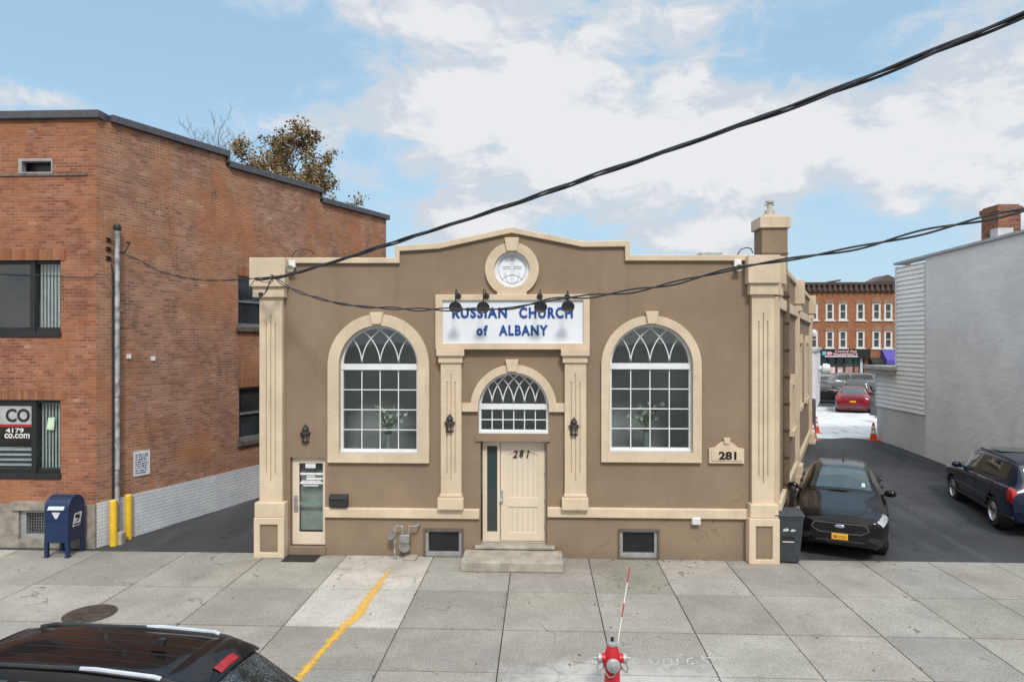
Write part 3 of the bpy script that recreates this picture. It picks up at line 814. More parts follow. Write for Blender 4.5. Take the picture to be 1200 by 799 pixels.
arched_window(WR, 4, 4, Z(432.7, 763), Z(425.7, 763))
arched_window(WC, 6, 2, Z(480, 601), Z(473.5, 601), .05)
# round window with a cross and arcs in its leading
m = MB(); m.shape([arc(RC[0], RC[1], RC[2] + .003, 0, 352, 44), arc(RC[0], RC[1], RC[2] * .84, 0, 352, 44)], .0, .10); f = m.build('window', WHITEP, CH, bevel=.006)
m = MB(); m.shape([arc(RC[0], RC[1], RC[2] * .9, 0, 352, 44)], .05, .058); m.build('pane', plain('frosted_glass', (.80, .84, .88), .25, var=.06, spec=.6), f)
m = MB(); r_ = RC[2] * .84
def rc(x, z): return (RC[0] + x * r_, RC[1] + z * r_)
LD = .009
for pl in ([rc(-.07, .95), rc(-.07, .22), rc(-.62, .22)], [rc(.07, .95), rc(.07, .22), rc(.62, .22)], [rc(-.62, .10), rc(-.07, .10), rc(-.07, -.95)], [rc(.62, .10), rc(.07, .10), rc(.07, -.95)],
           [rc(.75 * math.cos(R(a)), -.95 + .62 * math.sin(R(a))) for a in range(10, 171, 8)],
           [rc(-.48, -.2), rc(-.44, -.5), rc(-.28, -.78), rc(-.12, -.95)], [rc(.48, -.2), rc(.44, -.5), rc(.28, -.78), rc(.12, -.95)],
           [rc(.9 * math.cos(R(a)), .9 * math.sin(R(a))) for a in range(0, 361, 10)]):
    ribbon(m, pl, LD, .040, .049)
m.build('leading', plain('lead_came', (.34, .40, .46), .5), f)

# side windows, surrounds and pilasters on the long wall
for (s0, s1, z0, z1) in SW:
    m = MB(M_R @ Matrix(((1, 0, 0, 0), (0, -1, 0, 0), (0, 0, 1, 0), (0, 0, 0, 1))))
    m.shape([rectl(s0 - .13, s1 + .13, z0 - .14, z1 + .14), rectl(s0, s1, z0, z1)], -.075, .02)
    m.box(s0 - .2, s1 + .2, -.12, 0, z0 - .22, z0 - .08); m.box((s0 + s1) / 2 - .13, (s0 + s1) / 2 + .13, -.13, 0, z1 + .04, z1 + .3)
    o = m.build('side_window', TRIM, CH)
    m = MB(M_R); m.box(s0, s1, -.16, -.14, z0, z1); m.build('pane', GLASSD, o)
def spil(px, w, name='side_pilaster'):
    s0 = S(px)[0]; m = MB(M_R); m.box(s0 - w / 2, s0 + w / 2, 0, .11, S(908)[1] * 0 + .9, ZS - .75); o = m.build(name, TRIM, CH, bevel=.008)
    for (z0, z1, d, e) in ((ZS - .75, ZS - .55, .18, .06), (ZS - .55, ZS + .135, .24, .1), (.62, .92, .2, .06), (0, .62, .24, .1)):
        m = MB(M_R); m.box(s0 - w / 2 - e, s0 + w / 2 + e, 0, d, z0, z1); m.build('capital' if z0 > 3 else 'plinth', TRIM, o, bevel=.012)
spil(932, .42); spil(948, .45)
# returns of the corner pilaster
m = MB(M_R); m.box(-.02, .36, .0, .10, .9, ZS - .7); o = m.build('side_pilaster', TRIM, CH, bevel=.008)
for (z0, z1, d) in ((Z(346, 892), Z(333, 892), .16), (Z(333, 892), ZTOP - .02, .22), (Z(604, 892), Z(588, 892), .16), (0, Z(604, 892), .2)):
    m = MB(M_R); m.box(.0, .42, 0, d, z0, z1); m.build('capital' if z0 > 3 else 'plinth', TRIM, o, bevel=.012)
zb0 = S(904, 341)[1]
m = MB(M_R); m.box(.42, SL, .0, .09, 5.12, 5.36); m.build('side_band', TRIM, CH, bevel=.01)
m = MB(M_R); m.box(.42, SL, .0, .09, .82, 1.02); m.build('side_band', TRIM, CH, bevel=.01)
# downspout with brackets
s0 = S(917.6)[0]
m = MB(M_R); m.box(s0 - .07, s0 + .07, .03, .14, .1, ZS - .1)
o = m.build('downspout', plain('brown_gutter', (.15, .105, .07), .5), CH, bevel=.012)
m = MB(M_R)
for k in range(9): m.box(s0 - .1, s0 + .1, .0, .15, .5 + k * .62, .53 + k * .62)
m.build('bracket', plain('dark_bracket', (.06, .045, .035), .5), o)
# chimney
m = MB(); s1 = S(916)[0]
cp = atD(903, 270, 14.9); cxx, cyy = cp.x, cp.y - YF
m.box(cxx - .27, cxx + .27, cyy - .27, cyy + .27, zr - .1, 6.86)
ch = m.build('chimney', STUCCO, CH)
m = MB(); m.box(cxx - .29, cxx + .29, cyy - .29, cyy + .29, 6.30, 6.325); m.build('joint', plain('dark_joint', (.14, .10, .07), .9), ch)  # thin dark brown band around the chimney shaft
m = MB(); m.box(cxx - .325, cxx + .325, cyy - .325, cyy + .325, 6.86, 7.10); m.box(cxx - .2, cxx + .2, cyy - .2, cyy + .2, 7.10, 7.16); m.build('chimney_cap', TRIM, ch, bevel=.012)
m = MB(); T = Matrix.Translation((cxx - .02, cyy, 7.14))
m.lathe([(.11, 0), (.11, .14), (.05, .16), (.05, .30), (.09, .31), (.09, .35), (0, .37)], 12, T); m.tube([(cxx - .12, cyy, 7.42), (cxx + .08, cyy, 7.42)], .035)
m.build('flue_cowl', plain('pale_zinc', (.50, .48, .45), .5, .2), ch, smooth=True)
# basement windows
for (x0, x1, z0, z1) in (B1, B2):
    m = MB(); m.shape([rectl(x0 - .01, x1 + .01, z0 - .01, z1 + .01), rectl(x0 + .07, x1 - .07, z0 + .09, z1 - .05)], .03, .12)
    f = m.build('basement_window', plain('grey_metal_frame', (.34, .35, .36), .5, .3), CH, bevel=.006)
    m = MB(); m.shape([rectl(x0 - .03, x1 + .03, max(0.004, z0 - .03), z1 + .03), rectl(x0 + .005, x1 - .005, z0 + .005, z1 - .005)], -.035, .02); m.build('casing', plain('brown_casing', (.13, .095, .07), .7), f)
    m = MB(); m.box(x0, x1, .115, .13, z0, z1); m.build('pane', plain('basement_glass', (.015, .02, .022), .15, spec=.6), f)
    m = MB(); n = 12
    for k in range(n + 8):
        xa = x0 + .07 + (x1 - x0 - .14) * (k - 6) / n
        for sg in (0, 1):
            A = [xa, z0 + .09]; Bb = [xa + .34, z1 - .05]
            if sg: A[1], Bb[1] = Bb[1], A[1]
            # clip to the opening
            lo, hi = x0 + .07, x1 - .07
            t0 = max(0, (lo - A[0]) / (Bb[0] - A[0])); t1 = min(1, (hi - A[0]) / (Bb[0] - A[0]))
            if t1 > t0:
                p = [(A[0] + (Bb[0] - A[0]) * q, A[1] + (Bb[1] - A[1]) * q) for q in (t0, t1)]
                m.tube([(p[0][0], .08, p[0][1]), (p[1][0], .08, p[1][1])], .0035, 4)
    m.build('mesh_screen', plain('mesh_wire', (.05, .052, .055), .5, .4), f)
# main door
zt = Z(637.5, 600)
m = MB(); m.box(DM[0], DM[1], .17, .31, .004, zt - .001); m.build('threshold', STEPC, CH)
m = MB()
xs0, xs1, xd0, xd1 = X(566), X(584), X(586), X(638.5)
ztop = DM[3]
m.shape([rectl(DM[0] + .03, DM[1] - .01, zt, ztop - .002), rectl(xs0 + .07, xs1 - .035, zt + .2, ztop - .12), rectl(xd0 - .012, xd1 + .012, zt + .005, ztop - .05)], .17, .29)
fr = m.build('door_frame', DOORP, CH, bevel=.005)
m = MB(); m.box(xs0 + .06, xs1 - .03, .225, .235, zt + .19, ztop - .11); m.build('sidelight', plain('obscure_glass', (.035, .055, .058), .12, var=.5, scale=40, spec=.6), fr)
m = MB(); dz0, dz1 = zt + .02, ztop - .055
wd = xd1 - xd0
pz0, pz1, pz2, pz3 = dz0 + .17, dz0 + .70, dz0 + .90, dz1 - .16
ua = [(xd0 + .15, pz2), (xd1 - .15, pz2), (xd1 - .15, pz3 - .09)] + [(xd1 - .15 - (wd - .3) * i / 12, pz3 - .09 + .09 * math.sin(PI * i / 12)) for i in range(1, 12)] + [(xd0 + .15, pz3 - .09)]
la = rectl(xd0 + .15, xd1 - .15, pz0, pz1)
m.shape([rectl(xd0, xd1, dz0, dz1), ua, la], .195, .245)
dr = m.build('door', DOORP, CH, bevel=.005)
m = MB()
npl = 6
for (z0, z1) in ((pz0, pz1), (pz2, pz3)):
    for k in range(npl):
        a = xd0 + .13 + (wd - .26) * k / npl; b = xd0 + .13 + (wd - .26) * (k + 1) / npl
        m.box(a + .0012, b - .0012, .216, .24, z0 - .02, z1 - (.0 if z0 == pz0 else .0))
m.build('door_panel', DOORP, dr, bevel=.003)
m = MB()
for k, (a, b, ch_) in enumerate(((X(600.8), X(605.8), '2'), (X(608.6), X(613), '8'), (X(617), X(619.8), '1'))):
    m.text(ch_, a - .006, b + .006, Z(538 - (k == 1) * .6, 610), Z(529.5 - (k == 1) * .6, 610), .185, .20, bold=.012, shear=.22)
m.build('house_number', plain('black_numeral', (.01, .01, .01), .4), dr)
m = MB(); m.box(X(584.8), X(588.8), .178, .196, Z(592, 587), Z(576, 587)); o = m.build('lock_plate', plain('satin_steel', (.55, .56, .58), .35, .8), dr, bevel=.004)
m = MB(); m.lathe([(.0, 0), (.014, 0), (.014, .04), (.032, .05), (.034, .075), (.0, .09)], 14, Matrix.Translation((X(587), .18, Z(588, 587))) @ Matrix.Rotation(R(90), 4, 'X')); m.build('door_knob', plain('satin_steel', (.55, .56, .58), .35, .8), o, smooth=True)
m = MB()
for k in range(4):
    z = dz0 + .22 + k * .55; m.box(xd1 - .004, xd1 + .02, .18, .20, z, z + .1)
m.build('hinge', DARKM, dr)
# side door
m = MB(); sx0, sx1, sz0, sz1 = DS
m.box(sx0 - .02, sx1 + .02, -.05, .16, .004, sz0 + .02); m.build('door_sill', STUCCO, CH, bevel=.01)
gx0, gx1, gz0, gz1 = X(348.5), X(376.5), Z(625, 362), Z(543.5, 362)
m = MB(); m.shape([rectl(sx0 + .01, sx1 - .01, sz0 + .03, sz1 - .01), rectl(gx0, gx1, gz0, gz1)], .10, .155); dr = m.build('door', DOORP, CH, bevel=.006)
m = MB(); m.box(gx0 - .01, gx1 + .01, .128, .134, gz0 - .01, gz1 + .01); m.build('pane', GLASS, dr)
m = MB(); m.box(gx0 - .03, gx1 + .03, .30, .31, gz0, gz1); m.build('pane_backing', plain('grey_green_backing', (.42, .45, .41), .8, var=.2, scale=3), dr)  # pale panel added behind the glass so the pane looks lighter
m = MB(); m.box(sx0, sx1, .06, .15, sz0 + .02, sz0 + .032); m.build('door_sweep', DARKM, dr)
m = MB(); m.box(gx0, gx1, .14, .17, Z(593, 362), Z(590, 362)); m.build('push_bar', plain('pale_green_bar', (.35, .45, .43), .4), dr)
m = MB()
for (a, b, ya, yb) in ((355.5, 367.5, 543.5, 549.5), (349.5, 376, 555, 557.6), (357, 367, 558.6, 559.8), (356.5, 376, 560.8, 563), (351, 374, 564, 565.4), (349.5, 376, 566, 568.2), (353, 371, 569.6, 570.8)):
    m.box(X(a), X(b), .122, .127, Z(yb, 362), Z(ya, 362))
m.build('notice', plain('white_paper', (.72, .74, .76), .6), dr)
m = MB(); m.box(X(342.4), X(347.4), .085, .102, Z(601, 345), Z(581, 345)); o = m.build('lock_plate', plain('satin_steel', (.55, .56, .58), .35, .8), dr, bevel=.004)
m = MB(); m.tube([(X(345), .09, Z(594, 345)), (X(345), .03, Z(594, 345)), (X(349.5), .03, Z(594, 345))], .012); m.lathe([(0, 0), (.02, 0), (.02, .03), (0, .03)], 10, Matrix.Translation((X(345), .07, Z(586, 345))) @ Matrix.Rotation(R(90), 4, 'X')); m.build('door_handle', STEEL, o, smooth=True)

# ------------------------------------------------------------------ steps, mat
a = atG(543, 673); ys0 = 13.08 - YF
x0, x1 = X(544), X(660)
ST = thing('entrance_step', 'worn concrete entrance step block below the panelled door', 'step', ((x0 + x1) / 2, 13.5, 0))
m = MB(); hw = (x1 - x0) / 2 - .03; m.box(-hw, hw, -.42, .36, .0, .2); m.build('lower_step', STEPC, ST, bevel=.025)
m = MB(); m.box(X(557) - (x0 + x1) / 2, X(650) - (x0 + x1) / 2, .37, .66, .2, zt - .012); m.build('upper_step', STEPC, ST, bevel=.015)
p = atG(353, 654.5, 0)
m = MB(); m.box(-.34, .34, -.22, .22, .004, .018); o = m.build('doormat', plain('black_rubber_mat', (.02, .02, .022), .9, var=.4, scale=40), bevel=.005)
o.location = (p.x, p.y + .02, 0); tag(o, 'black rubber doormat lying below the glazed side door', 'doormat')

# ------------------------------------------------------------------ sign over the door
sx0, sx1, sz0, sz1 = X(511.5), X(690.5), Z(409.5, 600), Z(345.5, 600)
SG = thing('church_sign', 'white church name board with navy letters in a cream frame over the door', 'sign', ((sx0 + sx1) / 2, YF, sz0))
ox = (sx0 + sx1) / 2
fx0, fx1, fz0, fz1 = X(519.5), X(683), Z(402, 600), Z(352.5, 600)
m = MB(); m.shape([rectl(sx0 - ox, sx1 - ox, 0, sz1 - sz0), rectl(fx0 - ox, fx1 - ox, fz0 - sz0, fz1 - sz0)], -.16, -.002); m.build('frame', TRIM, SG, bevel=.012)
m = MB(); m.box(fx0 - ox - .01, fx1 - ox + .01, -.11, -.06, fz0 - sz0 - .01, fz1 - sz0 + .01); pn = m.build('panel', SIGNW, SG)
for wd, a, b, ya, yb in (('RUSSIAN', 530.8, 594.5, 373, 360.3), ('CHURCH', 608.5, 671, 373.3, 360.3), ('of', 559, 572, 393.3, 381), ('ALBANY', 585, 642, 393.3, 381)):
    m = MB(); m.text(wd, X(a) - ox, X(b) - ox, Z(ya, 600) - sz0, Z(yb, 600) - sz0, -.122, -.108, bold=.042, spacing=1.2); m.build('lettering', SIGNB, pn)
# gooseneck lamps
LAMPS = [((537, 347), (534, 359), 'over the R of the first word'), ((570, 347), (566.5, 359), 'over the first word near its A'), ((632.5, 347.5), (633.5, 358.5), 'over the U of the second word'), ((664.5, 348), (665.5, 358), 'over the last letter of the top row')]
for i, ((wx, wy), (hx, hy), where) in enumerate(LAMPS):
    w = atY(wx, wy, YF - .16); h = atY(hx, hy, YF - .62)
    L = thing('gooseneck_lamp', 'dark gooseneck sign lamp ' + where, 'sign lamp', (w.x, w.y, w.z), 0, 'gooseneck lamps over the church sign')
    d = h - w
    m = MB(); m.lathe([(.0, 0), (.062, 0), (.062, .02), (.05, .035), (.0, .04)], 16, Matrix.Rotation(R(90), 4, 'X')); m.build('wall_plate', DARKM, L, smooth=True)
    top = .10
    P = [(0, -.03, 0), (d.x * .15, -.14, .05), (d.x * .5, -.28, top), (d.x * .85, d.y * .85, top * .95), (d.x, d.y - .02, .02), (d.x, d.y, d.z + .06)]
    Q = []
    for k in range(len(P) - 1):
        for q in range(5):
            t = q / 5
            p0, p1, p2, p3 = [Vector(P[max(0, min(len(P) - 1, k + e))]) for e in (-1, 0, 1, 2)]
            Q.append(.5 * ((2 * p1) + (p2 - p0) * t + (2 * p0 - 5 * p1 + 4 * p2 - p3) * t * t + (3 * p1 - p0 - 3 * p2 + p3) * t ** 3))
    Q.append(Vector(P[-1]))
    m = MB(); m.tube(Q, .0125, 8); m.build('arm', DARKM, L, smooth=True)
    T = Matrix.Translation((d.x, d.y, d.z)) @ Matrix.Rotation(R(-62 + 180), 4, 'X')
    m = MB(); m.lathe([(.0, -.09), (.03, -.085), (.04, -.05), (.07, -.035), (.118, .02), (.128, .055), (.120, .055), (.10, .02), (.0, -.01)], 24, T); m.build('lamp_shade', GUNM, L, smooth=True)

# address plaque
x0, x1, z0, z1 = X(830), X(871), Z(542, 850), Z(525, 850)
PQ = thing('address_plaque', 'cream stone plaque with house number and arched top on the wall', 'plaque', ((x0 + x1) / 2, YF, z0))
w = (x1 - x0) / 2; h = z1 - z0
m = MB(); ol = [(-w, 0), (w, 0), (w, h)] + [(w - .12 - (2 * w - .24) * i / 14, h + .02 + .14 * math.sin(PI * i / 14)) for i in range(15)] + [(-w, h)]
m.shape([ol], -.07, -.001); o = m.build('slab', TRIM, PQ, bevel=.01)
m = MB(); il = [(-w + .045, .05), (w - .045, .05), (w - .045, h - .05), (w - .14, h - .05)] + [(w - .17 - (2 * w - .34) * i / 12, h - .05 + .13 * math.sin(PI * i / 12)) for i in range(13)] + [(-w + .14, h - .05), (-w + .045, h - .05)]
m.shape([il], -.086, -.068); m.build('raised_field', TRIM, o, bevel=.006)
m = MB(); m.prism([(-.065, h + .22), (.065, h + .22), (.045, h + .10), (-.045, h + .10)], -.11, -.02); m.build('keystone', TRIM, o, bevel=.006)
m = MB(); m.text('281', X(841) - (x0 + x1) / 2, X(861.5) - (x0 + x1) / 2, .075, .075 + .165, -.094, -.084, bold=.035); m.build('numeral', plain('black_numeral', (.01, .01, .01), .4), o)

# lanterns
def lantern(px, py0, py1, dd, label):
    a = atY(px, py1, YF - dd); b = atY(px, py0, YF - dd); h = b.z - a.z
    L = thing('wall_lantern', label, 'lantern', (a.x, YF - dd + .16, a.z), 0, 'wall lanterns of the church')
    y = -.16
    T = Matrix.Translation((0, y, 0))
    m = MB(); m.lathe([(.085, h * .02), (.092, h * .05), (.06, h * .08), (.06, h * .08)], 6, T); m.lathe([(.0, -.02), (.03, 0), (.085, h * .02)], 6, T)
    for k in range(6):
        c, s_ = math.cos(k * PI / 3), math.sin(k * PI / 3)
        m.tube([(c * .068, y + s_ * .068, h * .05), (c * .084, y + s_ * .084, h * .5)], .007, 5)
    m.lathe([(.118, h * .49), (.105, h * .53), (.06, h * .60), (.058, h * .68), (.075, h * .70), (.04, h * .86), (.012, h * .9), (.016, h * .93), (.0, h)], 12, T)
    b_ = m.build('lantern_frame', DARKM, L, smooth=True)
    m = MB(); m.lathe([(.055, h * .06), (.072, h * .49)], 6, T); m.build('lamp_glass', glass('lantern_glass', (.85, .86, .82), .1, 0, .9), b_)
    m = MB(); m.lathe([(.012, h * .06), (.014, h * .28), (.0, h * .34)], 8, T); m.build('bulb', plain('frosted_bulb', (.75, .72, .62), .4), b_)
    m = MB(); m.box(-.05, .05, -.03, -.001, h * .35, h * .85); m.tube([(0, -.02, h * .72), (0, -.09, h * .9), (0, y, h * .86)], .012, 6); m.build('bracket', DARKM, L)
lantern(358, 496, 518.5, .0, 'black wall lantern mounted above the glazed side door')
lantern(527, 484, 506, .13, 'black wall lantern on the fluted pilaster near the sidelight')
lantern(672.5, 488, 510, .13, 'black wall lantern on the fluted pilaster at the door hinge side')
# letter box
a, b = atY(386, 594, YF - .1), atY(407, 581, YF - .1)
m = MB(); m.prism([(-.13, 0), (0, 0), (0, b.z - a.z + .02), (-.05, b.z - a.z + .02), (-.13, b.z - a.z - .05)], 0, b.x - a.x, 'x')
o = m.build('letter_box', BLACKPL, bevel=.008); o.location = (a.x, YF - .001, a.z); tag(o, 'small black letter box on the wall beside the side door', 'letter box')
m = MB(); m.prism([(-.15, b.z - a.z - .055), (-.045, b.z - a.z + .028), (-.045, b.z - a.z + .021), (-.15, b.z - a.z - .063)], -.008, b.x - a.x + .008, 'x'); m.build('flap', BLACKPL, o)
# white vent box
a, b = atY(811.5, 614.5, YF - .1), atY(821, 606.5, YF - .1)
m = MB(); m.box(0, b.x - a.x, -.11, 0, 0, b.z - a.z); m.box(-.012, b.x - a.x + .012, -.02, 0, -.012, b.z - a.z + .012); o = m.build('vent_box', WHITEP, bevel=.006); o.location = (a.x, YF - .002, a.z)
tag(o, 'tiny white vent box on the wall under the band', 'vent')
m = MB()
for k in range(3): m.box(.015, b.x - a.x - .015, -.116, -.108, .02 + k * .035, .035 + k * .035)
m.build('louver', plain('vent_grey', (.5, .5, .5), .5), o)
# floodlights hung over the parapet by a bent conduit
def floodlight(px, py, side, label):
    a = atY(px, py, YF - .16)
    o = thing('floodlight', label, 'floodlight', (a.x, YF, a.z), 0, 'floodlights below the parapet')
    m = MB(); m.box(-.07, .07, -.10, -.002, .02, .16); m.build('junction_box', WHITEP, o, bevel=.008)
    m = MB(); m.lathe([(.03, 0), (.05, .05), (.085, .11), (.08, .115), (.0, .08)], 14, Matrix.Translation((0, -.1, .05)) @ Matrix.Rotation(R(125), 4, 'X')); m.build('lamp_head', plain('pale_lamp', (.6, .58, .5), .4), o, smooth=True)
    m = MB(); P = [(0, -.05, .16), (.01, -.06, .28), (side * .07, -.05, .37), (side * .2, 0, .41), (side * .32, .1, .40), (side * .38, .2, .33)]
    m.tube(P, .012, 6); m.build('conduit', DARKM, o, smooth=True)
floodlight(340.5, 314, 1, 'white floodlight box on the parapet next to the brick building')
floodlight(866, 313, 1, 'white floodlight box on the parapet next to the chimney')
# gas meter
p = atG(465, 655.5); GM = thing('gas_meter', 'grey gas meter with pipes on the wall beside the basement window', 'gas meter', (X(478), YF, 0))
ox = X(478)
def gx(px): return X(px) - ox
m = MB(); T = Matrix.Translation((gx(481), -.22, 0))
m.lathe([(.10, 0), (.11, .01), (.115, .08), (.11, .09)], 20, Matrix.Translation((gx(476.5), -.16, Z(636.5, 478))) @ Matrix.Rotation(R(90), 4, 'X'))
m.box(gx(471.5), gx(483), -.3, -.1, Z(631, 478), Z(622, 478)); m.build('meter_body', STEEL, GM, smooth=30, bevel=.015)
m = MB(); zt_ = Z(615, 478)
m.tube([(gx(465), -.2, .0), (gx(465), -.2, zt_), (gx(465) + .05, -.2, zt_ + .03), (gx(474), -.2, zt_ + .03), (gx(474), -.2, Z(623, 478))], .022, 8)
m.tube([(gx(481.5), -.2, Z(623, 478)), (gx(481.5), -.2, zt_ + .03), (gx(490), -.2, zt_ + .03), (gx(492), -.1, zt_ + .03), (gx(492), .0, zt_ + .03)], .022, 8)
m.lathe([(.045, 0), (.045, .06), (.03, .07)], 12, Matrix.Translation((gx(465), -.2, 0)))
m.build('pipe', RUST, GM, smooth=True)
m = MB(); m.lathe([(.0, -.06), (.075, -.05), (.085, 0), (.075, .05), (.0, .06)], 16, Matrix.Translation((gx(461.5), -.24, Z(623, 461))) @ Matrix.Rotation(R(90), 4, 'X')); m.lathe([(.03, 0), (.03, .09)], 10, Matrix.Translation((gx(461.5), -.24, Z(623, 461))) @ Matrix.Rotation(R(90), 4, 'Y')); m.build('regulator', STEEL, GM, smooth=True)
m = MB(); m.box(gx(476), gx(490), -.3, -.02, .004, .05); m.build('pad', STEPC, GM, bevel=.01)
# roof unit
p = atD(831, 299, 22); m = MB(); m.box(-.34, .34, -.3, .3, -.6, .10)
for k in range(7): m.box(-.3 + k * .09, -.26 + k * .09, -.31, -.3, -.4, .05)
o = m.build('roof_vent', plain('zinc_grey', (.4, .41, .42), .5, .4), bevel=.01); o.location = (p.x, p.y, p.z - .05); tag(o, 'low grey metal roof vent peeping over the parapet', 'vent')

# flowers inside the windows
def bouquet(px, py_fl, py_base, d, label, seed, vase_c):
    rg = random.Random(seed); p = atD(px, py_fl, d); q = atD(px, py_base, d)
    o = thing('flower_vase', label, 'flower vase', (p.x, p.y, .75), 0, 'flower vases inside the arched windows')
    zf, zv = p.z - .75, p.z - .75 - .34
    m = MB(); m.lathe([(.09, .55), (.10, .6), (.07, .85), (.06, zv - .05), (.11, zv), (.10, zv), (.05, zv - .08), (.0, zv - .1)], 18); m.box(-.2, .2, -.2, .2, 0, .55); m.build('vase', vase_c, o, smooth=35)
    m = MB(); ml = MB()
    for k in range(16):
        a = rg.uniform(0, 2 * PI); r_ = rg.uniform(.05, .34); c = Vector((r_ * math.cos(a) * 1.25, r_ * math.sin(a) * .6, zf + rg.uniform(-.12, .24)))
        st = Vector((0, 0, zv)); ml.tube([st, st.lerp(c, .5) + Vector((0, 0, .05)), c], .006, 4)
        for e in range(5):
            b = rg.uniform(0, 2 * PI); t2 = Vector((math.cos(e * 1.257 + b), -.6, math.sin(e * 1.257 + b))).normalized() * rg.uniform(.055, .08)
            n = t2.cross(Vector((0, 1, 0))).normalized() * .024
            m.poly([c, c + t2 * .5 + n, c + t2, c + t2 * .5 - n])
        for e in range(3):
            b = Vector((rg.uniform(-1, 1), rg.uniform(-1, 1), rg.uniform(-.2, .8))).normalized() * .16; w_ = b.orthogonal().normalized() * .02; s_ = st.lerp(c, rg.uniform(.3, .8))
            ml.poly([s_, s_ + b * .5 + w_, s_ + b, s_ + b * .5 - w_])
    m.build('blossom', plain('white_petal', (.82, .84, .84), .6, var=.05), o, recalc=False)
    ml.build('stems', plain('flower_green', (.10, .22, .05), .6), o, recalc=False)
bouquet(455, 487, 530, 14.95, 'white flowers in a pale vase behind the arched window beside the side door', 3, plain('pale_vase', (.5, .56, .56), .4))
bouquet(757, 484, 530, 14.95, 'white lilies with green stems behind the arched window beside the number plaque', 9, plain('glassy_vase', (.3, .4, .38), .3))

# ================================================================== BRICK BUILDING
c0 = atG(113, 642); BX, BY = c0.x, c0.y
print('brick corner', BX, BY)
BB = thing('brick_building', 'two storey weathered red brick building with dark coping and whitewashed base', 'building', (BX, BY, 0))
def bx(px): return atY(px, 400, BY).x - BX
def bz(py, px=50): return atY(px, py, BY).z
BL_ = -9.5
BSO = (BX, BY)
def BS(px, py): return onwall(px, py, BSO, SD)
M_B = Matrix(((SD[0], SD[1], 0, 0), (SD[1], -SD[0], 0, 0), (0, 0, 1, 0), (0, 0, 0, 1)))
M_Bi = M_B @ Matrix(((1, 0, 0, 0), (0, -1, 0, 0), (0, 0, 1, 0), (0, 0, 0, 1)))
BLEN = BS(452.5, 300)[0]
ztp = bz(140, 60)
u1 = (-7.3, bx(71), bz(389), bz(305)); u2 = (-7.3, bx(71), bz(555), bz(468.5)); u3 = (bx(23), bx(61), bz(202.5), bz(187)); ub = (bx(24), bx(76), bz(631), bz(598))
zst = bz(590)
m = MB(); m.shape([rectl(BL_, 0, zst, ztp)] + [rectl(*q) for q in (u1, u2, u3)], 0, .34)
fw_ = m.build('front_wall', BRICK_F, BB)
m = MB(); m.shape([rectl(BL_, .0, 0, zst - .004), rectl(*ub)], -.05, .34); m.build('stone_base', STONE, BB)
# side wall: top steps down towards the rear
s1, s2 = BS(265, 190)[0], BS(375, 235)[0]
z1, z2, z3 = ztp, BS(270, 197)[1], BS(378, 238)[1]
sw1 = (BS(279, 350)[0], BS(279, 350)[0] + 1.15, BS(280, 383)[1], BS(280, 323)[1]); sw2 = (BS(280, 480)[0], BS(280, 480)[0] + 1.15, BS(281, 517)[1], BS(281, 454)[1])
m = MB(M_Bi)
m.shape([[(.345, 0), (BLEN, 0), (BLEN, z3), (s2, z3), (s2, z2), (s1, z2), (s1, z1), (.345, z1)], rectl(*sw1), rectl(*sw2)], 0, .3)
# the return of the front wall at the corner and the rear wall
m.box(0.004, .345, 0.0, .34, 0, z1)
wl = m.build('side_wall', BRICK_S, BB)
m = MB(M_B); m.box(BLEN - .3, BLEN, -9.0, -.3, 0, z3); m.box(.6, BLEN - .3, -9.2, -8.9, 0, z3); m.build('rear_wall', BRICK_S, BB)
m = MB(M_B); m.box(.4, BLEN - .2, -9.0, -.28, z3 - .7, z3 - .5); m.build('roof', plain('flat_roof', (.10, .10, .11), .9), BB)
# coping
m = MB(); m.box(BL_, .10, -.09, .36, ztp, ztp + .17); m.build('coping', COPING, BB, bevel=.012)
m = MB(M_B)
m.box(.30, s1 + .06, -.36, .10, z1 + .003, z1 + .168); m.box(s1, s1 + .06, -.35, .09, z2 + .1, z1); m.box(s1 + .06, s2 + .05, -.36, .10, z2, z2 + .165); m.box(s2 - .0, s2 + .05, -.35, .09, z3 + .1, z2); m.box(s2 + .05, BLEN + .1, -.36, .10, z3, z3 + .165)
m.build('coping', COPING, BB, bevel=.012)
# whitewashed base along the alley
def white_z(s): return BS(114.5, 589)[1] + (BS(307, 543)[1] - BS(114.5, 589)[1]) * min(1.6, s / BS(307, 543)[0])
m = MB(M_B)
sA, sB = .0, BLEN * .8
m.prism([(sA, 0), (sB, 0), (sB, white_z(sB)), (sA, white_z(sA))], .003, .03, 'y'); m.build('whitewashed_base', WHITEBRICK, BB)
# soldier lintels, front ones
for (a, b, z, hh) in ((u1[0] - .1, u1[1] + .12, u1[3], .24), (u2[0] - .1, u2[1] + .12, u2[3], .2)):
    m = MB(); m.box(a, b, -.012, .1, z, z + hh); m.build('lintel', SOLDIER, BB)
